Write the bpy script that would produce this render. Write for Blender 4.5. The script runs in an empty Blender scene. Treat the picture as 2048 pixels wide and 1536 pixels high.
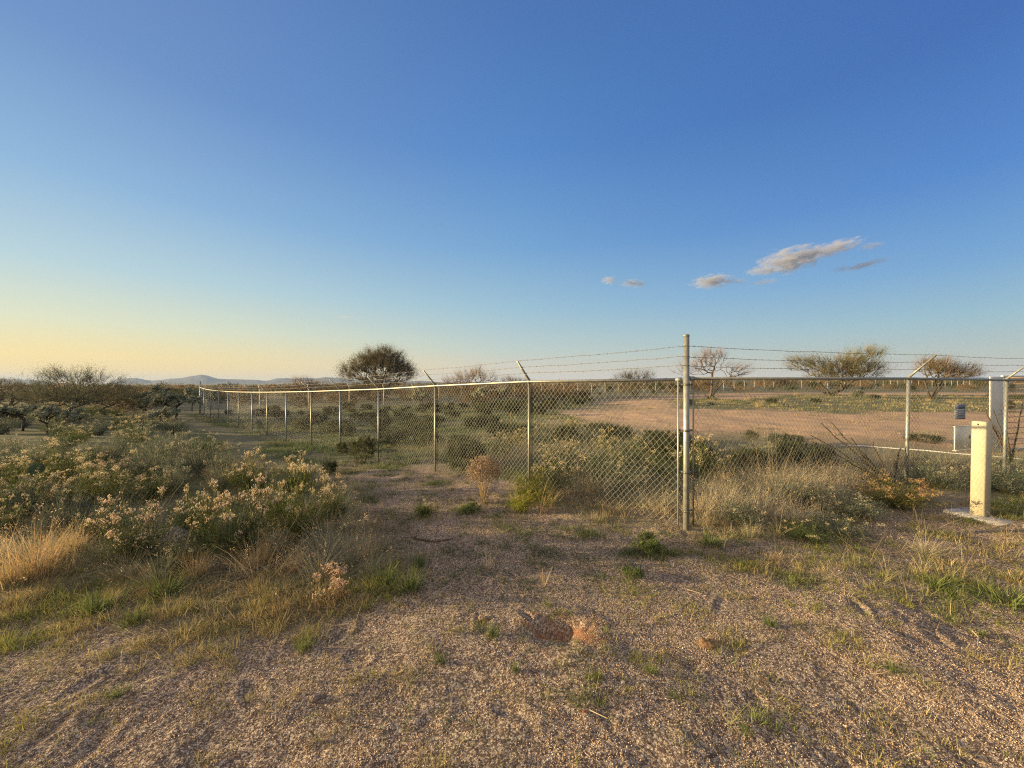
import bpy, math
import numpy as np

S = bpy.context.scene
C = S.collection
R_ = math.radians
F = 744.0            # focal length of the photograph in its own pixels (2048 wide)
CAM_H = 1.75
HAZE_D = 1.0e-4
HZ = 765.0           # row of the level line in the photograph

# ------------------------------------------------------------------ camera, sky, sun, exposure
cam = bpy.data.cameras.new('camera')
cam_o = bpy.data.objects.new('camera', cam)
C.objects.link(cam_o)
S.camera = cam_o
cam_o.location = (0, 0, CAM_H)
cam_o.rotation_euler = (R_(90), 0, 0)
cam.sensor_width = 36
cam.lens = F / 2048 * 36
cam.shift_y = (HZ - 768) / 2048
cam.clip_start = 0.05
cam.clip_end = 40000

SUN_AZ = R_(-87)      # clockwise from +Y: the sun stands just left of the frame
SUN_EL = R_(7.6)
sun = bpy.data.lights.new('sun', 'SUN')
sun.energy = 5.0
sun.angle = R_(0.6)
sun.color = (1.0, 0.74, 0.37)
sun_o = bpy.data.objects.new('sun', sun)
C.objects.link(sun_o)
sd = (math.sin(SUN_AZ) * math.cos(SUN_EL), math.cos(SUN_AZ) * math.cos(SUN_EL), math.sin(SUN_EL))
from mathutils import Vector
sun_o.rotation_euler = Vector(sd).to_track_quat('Z', 'Y').to_euler()
S.view_settings.view_transform = 'Standard'
S.view_settings.look = 'None'
S.view_settings.exposure = 1.52
S.view_settings.gamma = 1.0
S.cycles.use_denoising = False
S.cycles.use_adaptive_sampling = False
S.cycles.filter_width = 1.2
S.cycles.max_bounces = 5
S.cycles.diffuse_bounces = 3


def lin(c):
    return tuple(((v / 255) / 12.92 if v <= 10 else (((v / 255) + .055) / 1.055) ** 2.4) for v in c)


w = bpy.data.worlds.new("World")
S.world = w
w.use_nodes = True
nt = w.node_tree
N, LK = nt.nodes, nt.links
bg = N['Background']


def node(nt_, typ, **kw):
    n = nt_.nodes.new(typ)
    for k, v in kw.items():
        setattr(n, k, v)
    return n


def math_n(nt_, op, a, b=None, clamp=False):
    n = nt_.nodes.new('ShaderNodeMath')
    n.operation = op
    n.use_clamp = clamp
    for i, v in enumerate((a, b)):
        if v is None:
            continue
        if isinstance(v, (int, float)):
            n.inputs[i].default_value = v
        else:
            nt_.links.new(v, n.inputs[i])
    return n.outputs[0]


sky = node(nt, 'ShaderNodeTexSky', sky_type='NISHITA', sun_disc=False)
sky.sun_elevation = SUN_EL
sky.sun_rotation = SUN_AZ
sky.altitude = 900
sky.ozone_density = 2.0
tc = node(nt, 'ShaderNodeTexCoord')
sep = node(nt, 'ShaderNodeSeparateXYZ')
LK.new(tc.outputs['Generated'], sep.inputs[0])
zc = sep.outputs[2]
hyp = math_n(nt, 'SQRT', math_n(nt, 'MAXIMUM', math_n(nt, 'SUBTRACT', 1.0, math_n(nt, 'MULTIPLY', zc, zc)), 1e-4))
azs = math_n(nt, 'DIVIDE', sep.outputs[0], hyp)
RAMPS = {
    'sun': [(0, (255, 217, 142)), (.05, (253, 224, 150)), (.11, (226, 227, 192)), (.205, (186, 212, 218)),
            (.345, (143, 183, 219)), (.52, (110, 148, 201)), (1, (66, 103, 172))],
    'mid': [(0, (224, 206, 186)), (.034, (216, 206, 188)), (.087, (193, 207, 200)), (.191, (158, 195, 213)),
            (.336, (119, 168, 214)), (.53, (86, 139, 205)), (.717, (74, 119, 183)), (1, (62, 103, 170))],
    'far': [(0, (186, 176, 170)), (.02, (186, 180, 174)), (.051, (176, 186, 182)), (.114, (148, 184, 200)),
            (.205, (113, 163, 210)), (.345, (78, 133, 203)), (.52, (62, 109, 181)), (1, (56, 98, 170))],
}
cr = {}
for k, st in RAMPS.items():
    r = node(nt, 'ShaderNodeValToRGB')
    LK.new(zc, r.inputs[0])
    el = r.color_ramp.elements
    while len(el) < len(st):
        el.new(0.5)
    for e, (p, c) in zip(el, st):
        e.position = p
        e.color = (*lin(c), 1)
    cr[k] = r.outputs[0]


def mixc(nt_, f, a, b, typ='MIX'):
    n = nt_.nodes.new('ShaderNodeMix')
    n.data_type = 'RGBA'
    n.blend_type = typ
    n.clamp_factor = True
    for s, v in ((0, f), (6, a), (7, b)):
        if isinstance(v, (int, float)):
            n.inputs[s].default_value = v
        elif isinstance(v, tuple):
            n.inputs[s].default_value = (*v[:3], 1)
        else:
            nt_.links.new(v, n.inputs[s])
    return n.outputs[2]


f1 = math_n(nt, 'MULTIPLY_ADD', azs, -1 / .78, True)
N[-1].inputs[2].default_value = 0.0
f2 = math_n(nt, 'MULTIPLY', azs, 1 / .78, True)
col = mixc(nt, f1, cr['mid'], cr['sun'])
col = mixc(nt, f2, col, cr['far'])
nsc = node(nt, 'ShaderNodeMix', data_type='RGBA')
nsc.inputs[0].default_value = 0.12
LK.new(col, nsc.inputs[6])
skm = node(nt, 'ShaderNodeVectorMath', operation='SCALE')
LK.new(sky.outputs[0], skm.inputs[0])
skm.inputs[3].default_value = 0.14
LK.new(skm.outputs[0], nsc.inputs[7])
# the sky overhead and behind the viewer is paler and brighter: added fill light for the shaded ground
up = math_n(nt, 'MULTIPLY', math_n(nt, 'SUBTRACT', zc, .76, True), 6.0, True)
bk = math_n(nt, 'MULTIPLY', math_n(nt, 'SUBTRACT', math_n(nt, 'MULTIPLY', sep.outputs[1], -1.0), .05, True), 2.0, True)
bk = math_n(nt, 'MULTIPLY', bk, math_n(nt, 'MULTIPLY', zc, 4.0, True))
sky_fill = math_n(nt, 'MAXIMUM', up, bk)
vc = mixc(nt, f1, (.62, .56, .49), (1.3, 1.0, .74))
skyc = mixc(nt, math_n(nt, 'MULTIPLY', sky_fill, .9), nsc.outputs[2], vc)
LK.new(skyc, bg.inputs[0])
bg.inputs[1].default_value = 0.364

# ------------------------------------------------------------------ noise and terrain
rng = np.random.default_rng(7)


def hash2(ix, iy, seed):
    h = (ix.astype(np.int64) * 374761393 + iy.astype(np.int64) * 668265263 + seed * 1442695041) & 0xffffffff
    h = ((h ^ (h >> 13)) * 1274126177) & 0xffffffff
    return ((h ^ (h >> 16)) & 0xffff) / 65535.0


def vnoise(x, y, seed=0):
    ix, iy = np.floor(x), np.floor(y)
    fx, fy = x - ix, y - iy
    fx, fy = fx * fx * (3 - 2 * fx), fy * fy * (3 - 2 * fy)
    a, b = hash2(ix, iy, seed), hash2(ix + 1, iy, seed)
    c, d = hash2(ix, iy + 1, seed), hash2(ix + 1, iy + 1, seed)
    return (a + (b - a) * fx) * (1 - fy) + (c + (d - c) * fx) * fy


def fbm(x, y, scale, octv=4, seed=0, gain=.5):
    x = np.asarray(x, float) / scale
    y = np.asarray(y, float) / scale
    s, a, t = 0, 1, 0
    for i in range(octv):
        s = s + a * (vnoise(x, y, seed + i * 17) - .5)
        t += a
        a *= gain
        x, y = x * 2.03 + 5.1, y * 2.03 + 9.7
    return s / t * 2


CTRL = np.array([
    (0, 0, 0), (-5, 2, 0), (5, 2, 0), (0, 3, 0), (2, 4.5, 0), (4.5, 5.4, .02), (6.5, 6.5, .03), (9, 7, .02), (12, 9, .02),
    (.35, 6.1, -.03), (-1.6, 7.8, -.12), (-3.1, 9.35, -.2), (-4.9, 10.8, -.27), (-6.6, 12.3, -.34), (-8.5, 14, -.4),
    (-10.3, 15.6, -.445), (-13.5, 18.7, -.52), (-16, 20.3, -.545), (-19, 23.5, -.51), (-21.7, 25.9, -.45),
    (-15, 31, -.5), (-5, 45, -.5), (9, 66, -.5), (36, 75, .05), (64, 83, .41), (117, 100, .54),
    (-8, 6, 0), (-14, 12, -.15), (-30, 25, -.35), (-60, 60, -.5), (8, 15, -.1), (20, 39, -.1), (38, 45, .1),
    (-300, 300, -1.5), (0, 320, .6), (350, 330, 2.6), (600, 0, 2), (-600, 0, 0), (0, -40, 0), (0, -600, 0),
    (-2000, 2600, -10), (0, 3000, 6), (2600, 2600, 22), (20, 5, 0), (40, 20, 0)])


def lc(x, y):
    r = np.hypot(x, y) + 1e-6
    k = np.log1p(r / 6) / r
    return x * k, y * k


def _tps(d2):
    return np.where(d2 > 1e-12, d2 * np.log(np.maximum(d2, 1e-12)), 0)


_cu, _cv = lc(CTRL[:, 0], CTRL[:, 1])
_K = _tps((_cu[:, None] - _cu) ** 2 + (_cv[:, None] - _cv) ** 2) + np.eye(len(CTRL)) * 1e-3
_P = np.stack([np.ones_like(_cu), _cu, _cv], 1)
_A = np.block([[_K, _P], [_P.T, np.zeros((3, 3))]])
_W = np.linalg.solve(_A, np.concatenate([CTRL[:, 2], np.zeros(3)]))


def base_z(x, y):
    x, y = np.asarray(x, float), np.asarray(y, float)
    u, v = lc(x, y)
    z = _W[-3] + _W[-2] * u + _W[-1] * v
    for i in range(len(CTRL)):
        z = z + _W[i] * _tps((u - _cu[i]) ** 2 + (v - _cv[i]) ** 2)
    return z


def in_poly(x, y, poly):
    x, y = np.asarray(x, float), np.asarray(y, float)
    c = np.zeros(x.shape, bool)
    n = len(poly)
    for i in range(n):
        x0, y0 = poly[i]
        x1, y1 = poly[i - 1]
        if y0 == y1:
            continue
        c ^= ((y0 > y) != (y1 > y)) & (x < (x1 - x0) * (y - y0) / (y1 - y0) + x0)
    return c


def seg_dist(x, y, poly, closed=True):
    d = np.full(np.shape(x), 1e9)
    n = len(poly)
    for i in range(0 if closed else 1, n):
        ax, ay = poly[i - 1]
        bx, by = poly[i]
        t = np.clip(((x - ax) * (bx - ax) + (y - ay) * (by - ay)) / ((bx - ax) ** 2 + (by - ay) ** 2 + 1e-9), 0, 1)
        d = np.minimum(d, np.hypot(x - ax - t * (bx - ax), y - ay - t * (by - ay)))
    return d


def soft_poly(x, y, poly, wd):
    s = np.where(in_poly(x, y, poly), 1, -1) * seg_dist(x, y, poly)
    s = s + fbm(x, y, wd * 3, 3, 5) * wd * 1.6
    return np.clip(s / wd * .5 + .5, 0, 1)


LEFT_VEG = [(-40, 3.6), (-4.6, 3.1), (-3.0, 2.75), (-2.2, 2.62), (-1.25, 2.75), (-.85, 3.2), (-1.2, 3.9), (-1.75, 4.7), (-2.3, 5.6),
            (-3.6, 7.3), (-6.8, 9.5), (-9.0, 12.5), (-14, 17.5), (-21, 23), (-60, 45)]
LEFT_TALL = [(-40, 4.6), (-4.8, 3.5), (-3.2, 3.5), (-2.4, 3.35), (-1.75, 3.5), (-1.6, 4.4), (-2.0, 4.9), (-2.5, 5.6), (-3.9, 7.3), (-7.0, 9.3),
             (-9.5, 12.5), (-14.5, 17), (-22, 22), (-60, 40)]
INSIDE = [(2.2, 4.6), (1.0, 5.7), (-1.0, 7.6), (-2.3, 9.6), (-2.2, 12), (0, 16), (3.5, 16), (5, 12.5), (5.8, 9.2), (9, 8.6), (11.5, 8.2),
          (13, 8.0), (9.3, 7.05), (6.8, 6.5)]
FENCE_FOOT = [(1.3, 4.4), (2.2, 4.05), (3.4, 4.3), (5.4, 4.9), (6.6, 5.7), (9.5, 6.4), (9.2, 6.9), (6.8, 6.5), (2.1, 4.6), (.6, 6.1), (.2, 5.9)]
BARE = [(5.2, 14), (8.6, 11.7), (13, 10.6), (30, 11), (70, 16), (100, 52), (60, 58), (22, 56), (11, 44), (7, 32), (3.2, 25), (4.3, 18)]
ISL1 = [(17, 25), (19, 21.5), (28, 21.5), (40, 25), (55, 32), (66, 44), (36, 49), (28, 42)]
ISL2 = [(12.5, 28), (15, 25.5), (20, 27), (24, 34), (22, 43), (17, 40)]
PATH = [(-1.5, 2.6), (-1.0, 3.3), (-1.5, 4.4), (-2.2, 5.7), (-3.6, 7.4), (-5.4, 9.4), (-4.2, 9.6), (-3.4, 9.0), (-1.6, 7.5), (.2, 5.8),
        (1.3, 4.6), (3.5, 3.6), (3, 2.4), (0, 2.2)]
HOLE = (.335, 2.62)


def masks(x, y):
    lv = soft_poly(x, y, LEFT_VEG, .25)
    ins = np.maximum(soft_poly(x, y, INSIDE, .4), soft_poly(x, y, FENCE_FOOT, .25) * .8)
    isl = np.maximum(soft_poly(x, y, ISL1, 1.2), soft_poly(x, y, ISL2, 1.0))
    bare = soft_poly(x, y, BARE, 2.4) * (1 - isl)
    near = np.clip((9.5 - np.hypot(x, y)) / 1.5, 0, 1)
    path = soft_poly(x, y, PATH, .35)
    veg = np.maximum(np.maximum(lv, ins), (1 - near) * .85)
    veg = np.clip(veg * (1 - bare) * (1 - .9 * path * (1 - lv)) + isl * .9, 0, 1)
    return veg, bare, isl, lv, ins, path


def ground_z(x, y):
    """coarse ground the plants and posts stand on"""
    x, y = np.asarray(x, float), np.asarray(y, float)
    r = np.hypot(x, y)
    z = base_z(x, y)
    z = z + fbm(x, y, 1.3, 4, 31) * .050 * np.clip(r / 4, .7, 1.5)
    z = z + fbm(x, y, 14, 3, 32) * .07 * np.clip((r - 7) / 12, 0, 1)
    z = z + fbm(x, y, 120, 3, 33) * .5 * np.clip((r - 120) / 300, 0, 1)
    d = np.hypot((x - HOLE[0]) / 1.35, y - HOLE[1]) * (1 + .45 * fbm(x, y, .16, 3, 77))
    d2_ = np.hypot((x - HOLE[0] + .11) / 1.4, y - HOLE[1] - .02) * (1 + .5 * fbm(x, y, .12, 2, 78))
    z = z - .035 * np.exp(-(d2_ / .07) ** 2)
    z = z - .085 * np.exp(-(d / .085) ** 2) + .009 * np.exp(-((d - .2) / .08) ** 2) * (1 + .5 * np.sign(x - HOLE[0]) * np.clip(np.abs(x - HOLE[0]) / .2, 0, 1))
    return z


def gz(x, y):
    return float(ground_z(np.array([x]), np.array([y]))[0])


def at(px, py):
    """ground point seen at a pixel of the photograph"""
    Y = CAM_H * F / (py - HZ)
    for _ in range(25):
        X = (px - 1024) / F * Y
        Y = .5 * Y + .5 * (CAM_H - gz(X, Y)) * F / (py - HZ)
    return (px - 1024) / F * Y, Y


# ------------------------------------------------------------------ mesh building
def mk(name, V, Q=None, T=None, col=None, mats=(), smooth=False, mi=None):
    V = np.ascontiguousarray(V, np.float32)
    me = bpy.data.meshes.new(name)
    me.vertices.add(len(V))
    me.vertices.foreach_set('co', V.ravel())
    loops, starts, k = [], [], 0
    for a, n in ((Q, 4), (T, 3)):
        if a is not None and len(a):
            a = np.asarray(a, np.int32)
            loops.append(a.ravel())
            starts.append(k + np.arange(len(a), dtype=np.int32) * n)
            k += a.size
    loops, starts = np.concatenate(loops), np.concatenate(starts)
    me.loops.add(len(loops))
    me.loops.foreach_set('vertex_index', loops)
    me.polygons.add(len(starts))
    me.polygons.foreach_set('loop_start', starts)
    if smooth:
        me.polygons.foreach_set('use_smooth', np.ones(len(starts), bool))
    if mi is not None:
        me.polygons.foreach_set('material_index', np.asarray(mi, np.int32))
    me.update(calc_edges=True)
    if col is not None:
        at_ = me.color_attributes.new('tint', 'FLOAT_COLOR', 'POINT')
        c = np.ones((len(V), 4), np.float32)
        c[:, :3] = col
        at_.data.foreach_set('color', c.ravel())
    for m in mats:
        me.materials.append(m)
    return me


class Geo:
    """collects pieces of one mesh"""
    def __init__(s):
        s.V, s.Q, s.T, s.C, s.n = [], [], [], [], 0

    def add(s, V, Q=None, T=None, col=(.5, .5, .5)):
        V = np.asarray(V, float).reshape(-1, 3)
        c = np.broadcast_to(np.asarray(col, float), V.shape)
        s.V.append(V)
        s.C.append(c)
        if Q is not None and len(Q):
            s.Q.append(np.asarray(Q) + s.n)
        if T is not None and len(T):
            s.T.append(np.asarray(T) + s.n)
        s.n += len(V)
        return s

    def mesh(s, name, mats, smooth=False):
        return mk(name, np.concatenate(s.V), np.concatenate(s.Q) if s.Q else None, np.concatenate(s.T) if s.T else None,
                  np.concatenate(s.C), mats, smooth)


def vcol(rg, n, base, var=.25, hue=.12):
    base = np.asarray(base, float)
    k = np.exp(rg.normal(0, var, (n, 1)))
    h = np.exp(rg.normal(0, hue, (n, 3)))
    return np.clip(base * k * h, .004, .85)


def blades(g, rg, root, az, lean, L, wd, bend, seg=3, c0=(.2, .2, .1), c1=None, tip=.15):
    n = len(root)
    az, lean, L, wd, bend = [np.broadcast_to(np.asarray(v, float), (n,)) for v in (az, lean, L, wd, bend)]
    c0 = np.broadcast_to(np.asarray(c0, float), (n, 3))
    c1 = c0 if c1 is None else np.broadcast_to(np.asarray(c1, float), (n, 3))
    ph = rg.uniform(0, 2 * np.pi, n)
    side = np.stack([np.cos(ph), np.sin(ph), np.zeros(n)], 1)
    p = np.array(root, float)
    V = np.zeros((n, seg + 1, 2, 3))
    Cc = np.zeros((n, seg + 1, 2, 3))
    for i in range(seg + 1):
        t = i / seg
        ww = (wd * (1 - t * (1 - tip)) * .5)[:, None]
        V[:, i, 0], V[:, i, 1] = p - side * ww, p + side * ww
        Cc[:, i] = (c0 * (1 - t) + c1 * t)[:, None]
        a = lean + bend * (t + .5 / seg)
        st = (L / seg)[:, None]
        p = p + st * np.stack([np.sin(a) * np.cos(az), np.sin(a) * np.sin(az), np.cos(a)], 1)
    b = np.arange(n)[:, None] * (seg + 1) * 2 + np.arange(seg)[None] * 2
    Q = np.stack([b, b + 1, b + 3, b + 2], -1).reshape(-1, 4)
    g.add(V.reshape(-1, 3), Q, None, Cc.reshape(-1, 3))
    return p


def leaves(g, rg, cen, dirs, L, wd, col):
    """small pointed leaves"""
    n = len(cen)
    L = np.broadcast_to(np.asarray(L, float), (n,))[:, None]
    wd = np.broadcast_to(np.asarray(wd, float), (n,))[:, None]
    d = dirs / (np.linalg.norm(dirs, axis=1, keepdims=True) + 1e-9)
    s = np.cross(d, rg.normal(0, 1, (n, 3)))
    s /= np.linalg.norm(s, axis=1, keepdims=True) + 1e-9
    V = np.stack([cen, cen + d * L * .45 + s * wd * .5, cen + d * L, cen + d * L * .45 - s * wd * .5], 1)
    Q = np.arange(n)[:, None] * 4 + np.arange(4)[None]
    g.add(V.reshape(-1, 3), Q, None, np.repeat(np.broadcast_to(col, (n, 3)), 4, 0))


def segtubes(g, p0, p1, r0, r1, sides=4, col=(.2, .15, .1), caps=False):
    p0, p1 = np.asarray(p0, float), np.asarray(p1, float)
    n = len(p0)
    d = p1 - p0
    d /= np.linalg.norm(d, axis=1, keepdims=True) + 1e-9
    ref = np.where(np.abs(d[:, 2:3]) > .9, np.array([[1., 0, 0]]), np.array([[0, 0, 1.]]))
    u = np.cross(d, ref)
    u /= np.linalg.norm(u, axis=1, keepdims=True)
    v = np.cross(d, u)
    a = np.arange(sides) * 2 * np.pi / sides
    ring = u[:, None] * np.cos(a)[None, :, None] + v[:, None] * np.sin(a)[None, :, None]
    r0 = np.broadcast_to(np.asarray(r0, float), (n,))[:, None, None]
    r1 = np.broadcast_to(np.asarray(r1, float), (n,))[:, None, None]
    V = np.concatenate([p0[:, None] + ring * r0, p1[:, None] + ring * r1], 1)
    b = np.arange(n)[:, None] * sides * 2
    i = np.arange(sides)[None]
    j = (i + 1) % sides
    Q = np.stack([b + i, b + j, b + sides + j, b + sides + i], -1).reshape(-1, 4)
    c = np.broadcast_to(np.asarray(col, float), (n, 3))
    g.add(V.reshape(-1, 3), Q, None, np.repeat(c, sides * 2, 0))
    if caps and sides == 4:
        Q = np.concatenate([b + np.array([[3, 2, 1, 0]]), b + np.array([[4, 5, 6, 7]])])
        g.Q.append(Q + g.n - len(V.reshape(-1, 3)))


def tube(g, pts, r, sides=10, col=(.5, .5, .5), cap=True):
    """one pipe along a line of points, with closed ends"""
    pts = np.asarray(pts, float)
    n = len(pts)
    r = np.broadcast_to(np.asarray(r, float), (n,))
    t = np.gradient(pts, axis=0) if n > 2 else np.repeat((pts[1:] - pts[:1]), 2, 0)
    t /= np.linalg.norm(t, axis=1, keepdims=True)
    ref = np.array([0, 0, 1.]) if abs(t[0, 2]) < .9 else np.array([1., 0, 0])
    u = np.cross(t, ref)
    u /= np.linalg.norm(u, axis=1, keepdims=True)
    v = np.cross(t, u)
    a = np.arange(sides) * 2 * np.pi / sides
    V = (pts[:, None] + (u[:, None] * np.cos(a)[None, :, None] + v[:, None] * np.sin(a)[None, :, None]) * r[:, None, None]).reshape(-1, 3)
    Q = [(k * sides + i, k * sides + (i + 1) % sides, (k + 1) * sides + (i + 1) % sides, (k + 1) * sides + i)
         for k in range(n - 1) for i in range(sides)]
    T = []
    if cap:
        V = np.concatenate([V, pts[:1], pts[-1:]])
        m = n * sides
        T = [(m, (i + 1) % sides, i) for i in range(sides)] + [(m + 1, (n - 1) * sides + i, (n - 1) * sides + (i + 1) % sides) for i in range(sides)]
    g.add(V, Q, T, col)


def box(g, c, sx, sy, sz, rz=0, bev=0.0, col=(.5, .5, .5), tilt=(0, 0)):
    """upright box on its base centre c, optionally with bevelled vertical edges"""
    hx, hy = sx / 2, sy / 2
    if bev:
        pr = [(hx - bev, -hy), (hx, -hy + bev), (hx, hy - bev), (hx - bev, hy), (-hx + bev, hy), (-hx, hy - bev), (-hx, -hy + bev), (-hx + bev, -hy)]
    else:
        pr = [(hx, -hy), (hx, hy), (-hx, hy), (-hx, -hy)]
    pr = np.array(pr)
    n = len(pr)
    cs, sn = math.cos(rz), math.sin(rz)
    pr = np.stack([pr[:, 0] * cs - pr[:, 1] * sn, pr[:, 0] * sn + pr[:, 1] * cs], 1)
    lv = [(0, 1.0), (sz - bev * .7, 1.0), (sz, 1 - 1.4 * bev / min(sx, sy))] if bev else [(0, 1), (sz, 1)]
    V = []
    for z, k in lv:
        for p in pr:
            V.append((c[0] + p[0] * k + tilt[0] * z, c[1] + p[1] * k + tilt[1] * z, c[2] + z))
    m = len(lv)
    V += [(c[0], c[1], c[2]), (c[0] + tilt[0] * sz, c[1] + tilt[1] * sz, c[2] + sz)]
    Q = [(k * n + i, k * n + (i + 1) % n, (k + 1) * n + (i + 1) % n, (k + 1) * n + i) for k in range(m - 1) for i in range(n)]
    T = [(m * n, (i + 1) % n, i) for i in range(n)] + [(m * n + 1, (m - 1) * n + i, (m - 1) * n + (i + 1) % n) for i in range(n)]
    g.add(V, Q, T, col)


def skeleton(rg, targets, stems, r_tip=.006, power=.48, wig=.12):
    """branches grown from the stems to every target point; returns segments and outer nodes"""
    P = [np.array(p, float) for p in stems[0]]
    par = [-1] + list(range(len(P) - 1))
    for st in stems[1:]:
        k0 = 0
        for p in st:
            P.append(np.array(p, float))
            par.append(k0)
            k0 = len(P) - 1
    base = P[0]
    t = targets[np.argsort(np.linalg.norm(targets - base, axis=1))]
    plen = [0.0]
    for i in range(1, len(P)):
        plen.append(plen[par[i]] + np.linalg.norm(P[i] - P[par[i]]))
    for q in t:
        A = np.array(P)
        d = np.linalg.norm(A - q, axis=1)
        down = np.maximum(A[:, 2] - q[2], 0)
        c = d + .28 * np.array(plen) + down * .6
        c[0] += 9
        k = int(np.argmin(c))
        L = d[k]
        if L > .25 * np.linalg.norm(q - base) + .05:
            m = (P[k] + q) / 2 + rg.normal(0, wig * L, 3) * np.array([1, 1, .6])
            m[2] += .06 * L
            P.append(m)
            par.append(k)
            plen.append(plen[k] + np.linalg.norm(m - P[k]))
            k = len(P) - 1
        P.append(q)
        par.append(k)
        plen.append(plen[k] + np.linalg.norm(q - P[k]))
    P = np.array(P)
    par = np.array(par)
    cnt = np.zeros(len(P))
    ch = np.zeros(len(P), int)
    for i in range(len(P) - 1, 0, -1):
        if ch[i] == 0:
            cnt[i] = 1
        cnt[par[i]] += cnt[i]
        ch[par[i]] += 1
    r = r_tip * np.maximum(cnt, 1) ** power
    i = np.arange(1, len(P))
    return P, par, r, (P[par[i]], P[i], np.minimum(r[par[i]], r[i] * 1.5), r[i]), cnt


def clump_points(rg, clumps, n, shell=.5):
    out = []
    w_ = np.array([c[3] * c[4] * c[5] for c in clumps]) ** .7
    for c, k in zip(clumps, rg.multinomial(n, w_ / w_.sum())):
        v = rg.normal(0, 1, (k, 3))
        v /= np.linalg.norm(v, axis=1, keepdims=True)
        rr = rg.uniform(0, 1, (k, 1)) ** shell
        out.append(np.array(c[:3]) + v * rr * np.array(c[3:6]))
    return np.concatenate(out)


def ball(n=24, m=14):
    V, Q, T = [(0, 0, 1)], [], []
    for j in range(1, m):
        for i in range(n):
            a, b = 2 * math.pi * i / n, math.pi * j / m
            V.append((math.sin(b) * math.cos(a), math.sin(b) * math.sin(a), math.cos(b)))
    V.append((0, 0, -1))
    for i in range(n):
        T.append((0, 1 + i, 1 + (i + 1) % n))
        T.append((len(V) - 1, 1 + (m - 2) * n + (i + 1) % n, 1 + (m - 2) * n + i))
        for j in range(m - 2):
            Q.append((1 + j * n + i, 1 + (j + 1) * n + i, 1 + (j + 1) * n + (i + 1) % n, 1 + j * n + (i + 1) % n))
    return np.array(V, float), Q, T


# ------------------------------------------------------------------ materials
def new_mat(name):
    m = bpy.data.materials.new(name)
    m.use_nodes = True
    t = m.node_tree
    return m, t, t.nodes['Principled BSDF']


def attr_mat(name, rough=.85, transl=0.0, spec=.25, noise=None):
    m, t, b = new_mat(name)
    a = node(t, 'ShaderNodeAttribute', attribute_name='tint')
    colr = a.outputs[0]
    if noise:
        tx = node(t, 'ShaderNodeTexNoise')
        tx.inputs['Scale'].default_value = noise
        tx.inputs['Detail'].default_value = 5
        cd = node(t, 'ShaderNodeTexCoord')
        t.links.new(cd.outputs['Object'], tx.inputs[0])
        k = math_n(t, 'MULTIPLY_ADD', tx.outputs[0], 1.0)
        t.nodes[-1].inputs[2].default_value = .5
        colr = mixc(t, 1.0, colr, k, 'MULTIPLY')
    t.links.new(colr, b.inputs['Base Color'])
    b.inputs['Roughness'].default_value = rough
    b.inputs['Specular IOR Level'].default_value = spec
    if transl:
        tr = node(t, 'ShaderNodeBsdfTranslucent')
        t.links.new(colr, tr.inputs[0])
        mx = node(t, 'ShaderNodeMixShader')
        mx.inputs[0].default_value = transl
        t.links.new(b.outputs[0], mx.inputs[1])
        t.links.new(tr.outputs[0], mx.inputs[2])
        t.links.new(mx.outputs[0], t.nodes['Material Output'].inputs[0])
    return m


M_leaf = attr_mat('foliage', .75, .27)
M_wood = attr_mat('bark', .95, 0, .1, 25)
M_rock = attr_mat('stone', .85, 0, .3)


def metal_mat(name, colr, rough=.42, metallic=.75, sc=18, bump=.05):
    m, t, b = new_mat(name)
    cd = node(t, 'ShaderNodeTexCoord')
    tx = node(t, 'ShaderNodeTexNoise')
    tx.inputs['Scale'].default_value = sc
    tx.inputs['Detail'].default_value = 6
    t.links.new(cd.outputs['Object'], tx.inputs[0])
    k = math_n(t, 'MULTIPLY_ADD', tx.outputs[0], .7)
    t.nodes[-1].inputs[2].default_value = .62
    t.links.new(mixc(t, 1.0, tuple(colr), k, 'MULTIPLY'), b.inputs['Base Color'])
    b.inputs['Metallic'].default_value = metallic
    rr = math_n(t, 'MULTIPLY_ADD', tx.outputs[0], .3)
    t.nodes[-1].inputs[2].default_value = rough - .12
    t.links.new(rr, b.inputs['Roughness'])
    bp = node(t, 'ShaderNodeBump')
    bp.inputs['Strength'].default_value = bump
    bp.inputs['Distance'].default_value = .002
    t.links.new(tx.outputs[0], bp.inputs['Height'])
    t.links.new(bp.outputs[0], b.inputs['Normal'])
    return m


M_galv = metal_mat('galvanised_steel', (.28, .285, .26), .45, .5)
M_wire = metal_mat('galvanised_wire', (.19, .19, .18), .5, .3)
M_barb = metal_mat('weathered_wire', (.20, .19, .18), .6, .4)


def conc_mat(name, c, sc=9, bump=.3, rough=.9):
    m, t, b = new_mat(name)
    cd = node(t, 'ShaderNodeTexCoord')
    n1 = node(t, 'ShaderNodeTexNoise')
    n1.inputs['Scale'].default_value = sc
    n1.inputs['Detail'].default_value = 8
    n1.inputs['Roughness'].default_value = .65
    n2 = node(t, 'ShaderNodeTexNoise')
    n2.inputs['Scale'].default_value = sc * 14
    n2.inputs['Detail'].default_value = 3
    for n_ in (n1, n2):
        t.links.new(cd.outputs['Object'], n_.inputs[0])
    k = math_n(t, 'ADD', math_n(t, 'MULTIPLY', n1.outputs[0], .55), math_n(t, 'MULTIPLY', n2.outputs[0], .25))
    k = math_n(t, 'ADD', k, .6)
    t.links.new(mixc(t, 1.0, tuple(c), k, 'MULTIPLY'), b.inputs['Base Color'])
    b.inputs['Roughness'].default_value = rough
    b.inputs['Specular IOR Level'].default_value = .2
    bp = node(t, 'ShaderNodeBump')
    bp.inputs['Strength'].default_value = bump
    bp.inputs['Distance'].default_value = .004
    t.links.new(n2.outputs[0], bp.inputs['Height'])
    t.links.new(bp.outputs[0], b.inputs['Normal'])
    return m


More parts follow.
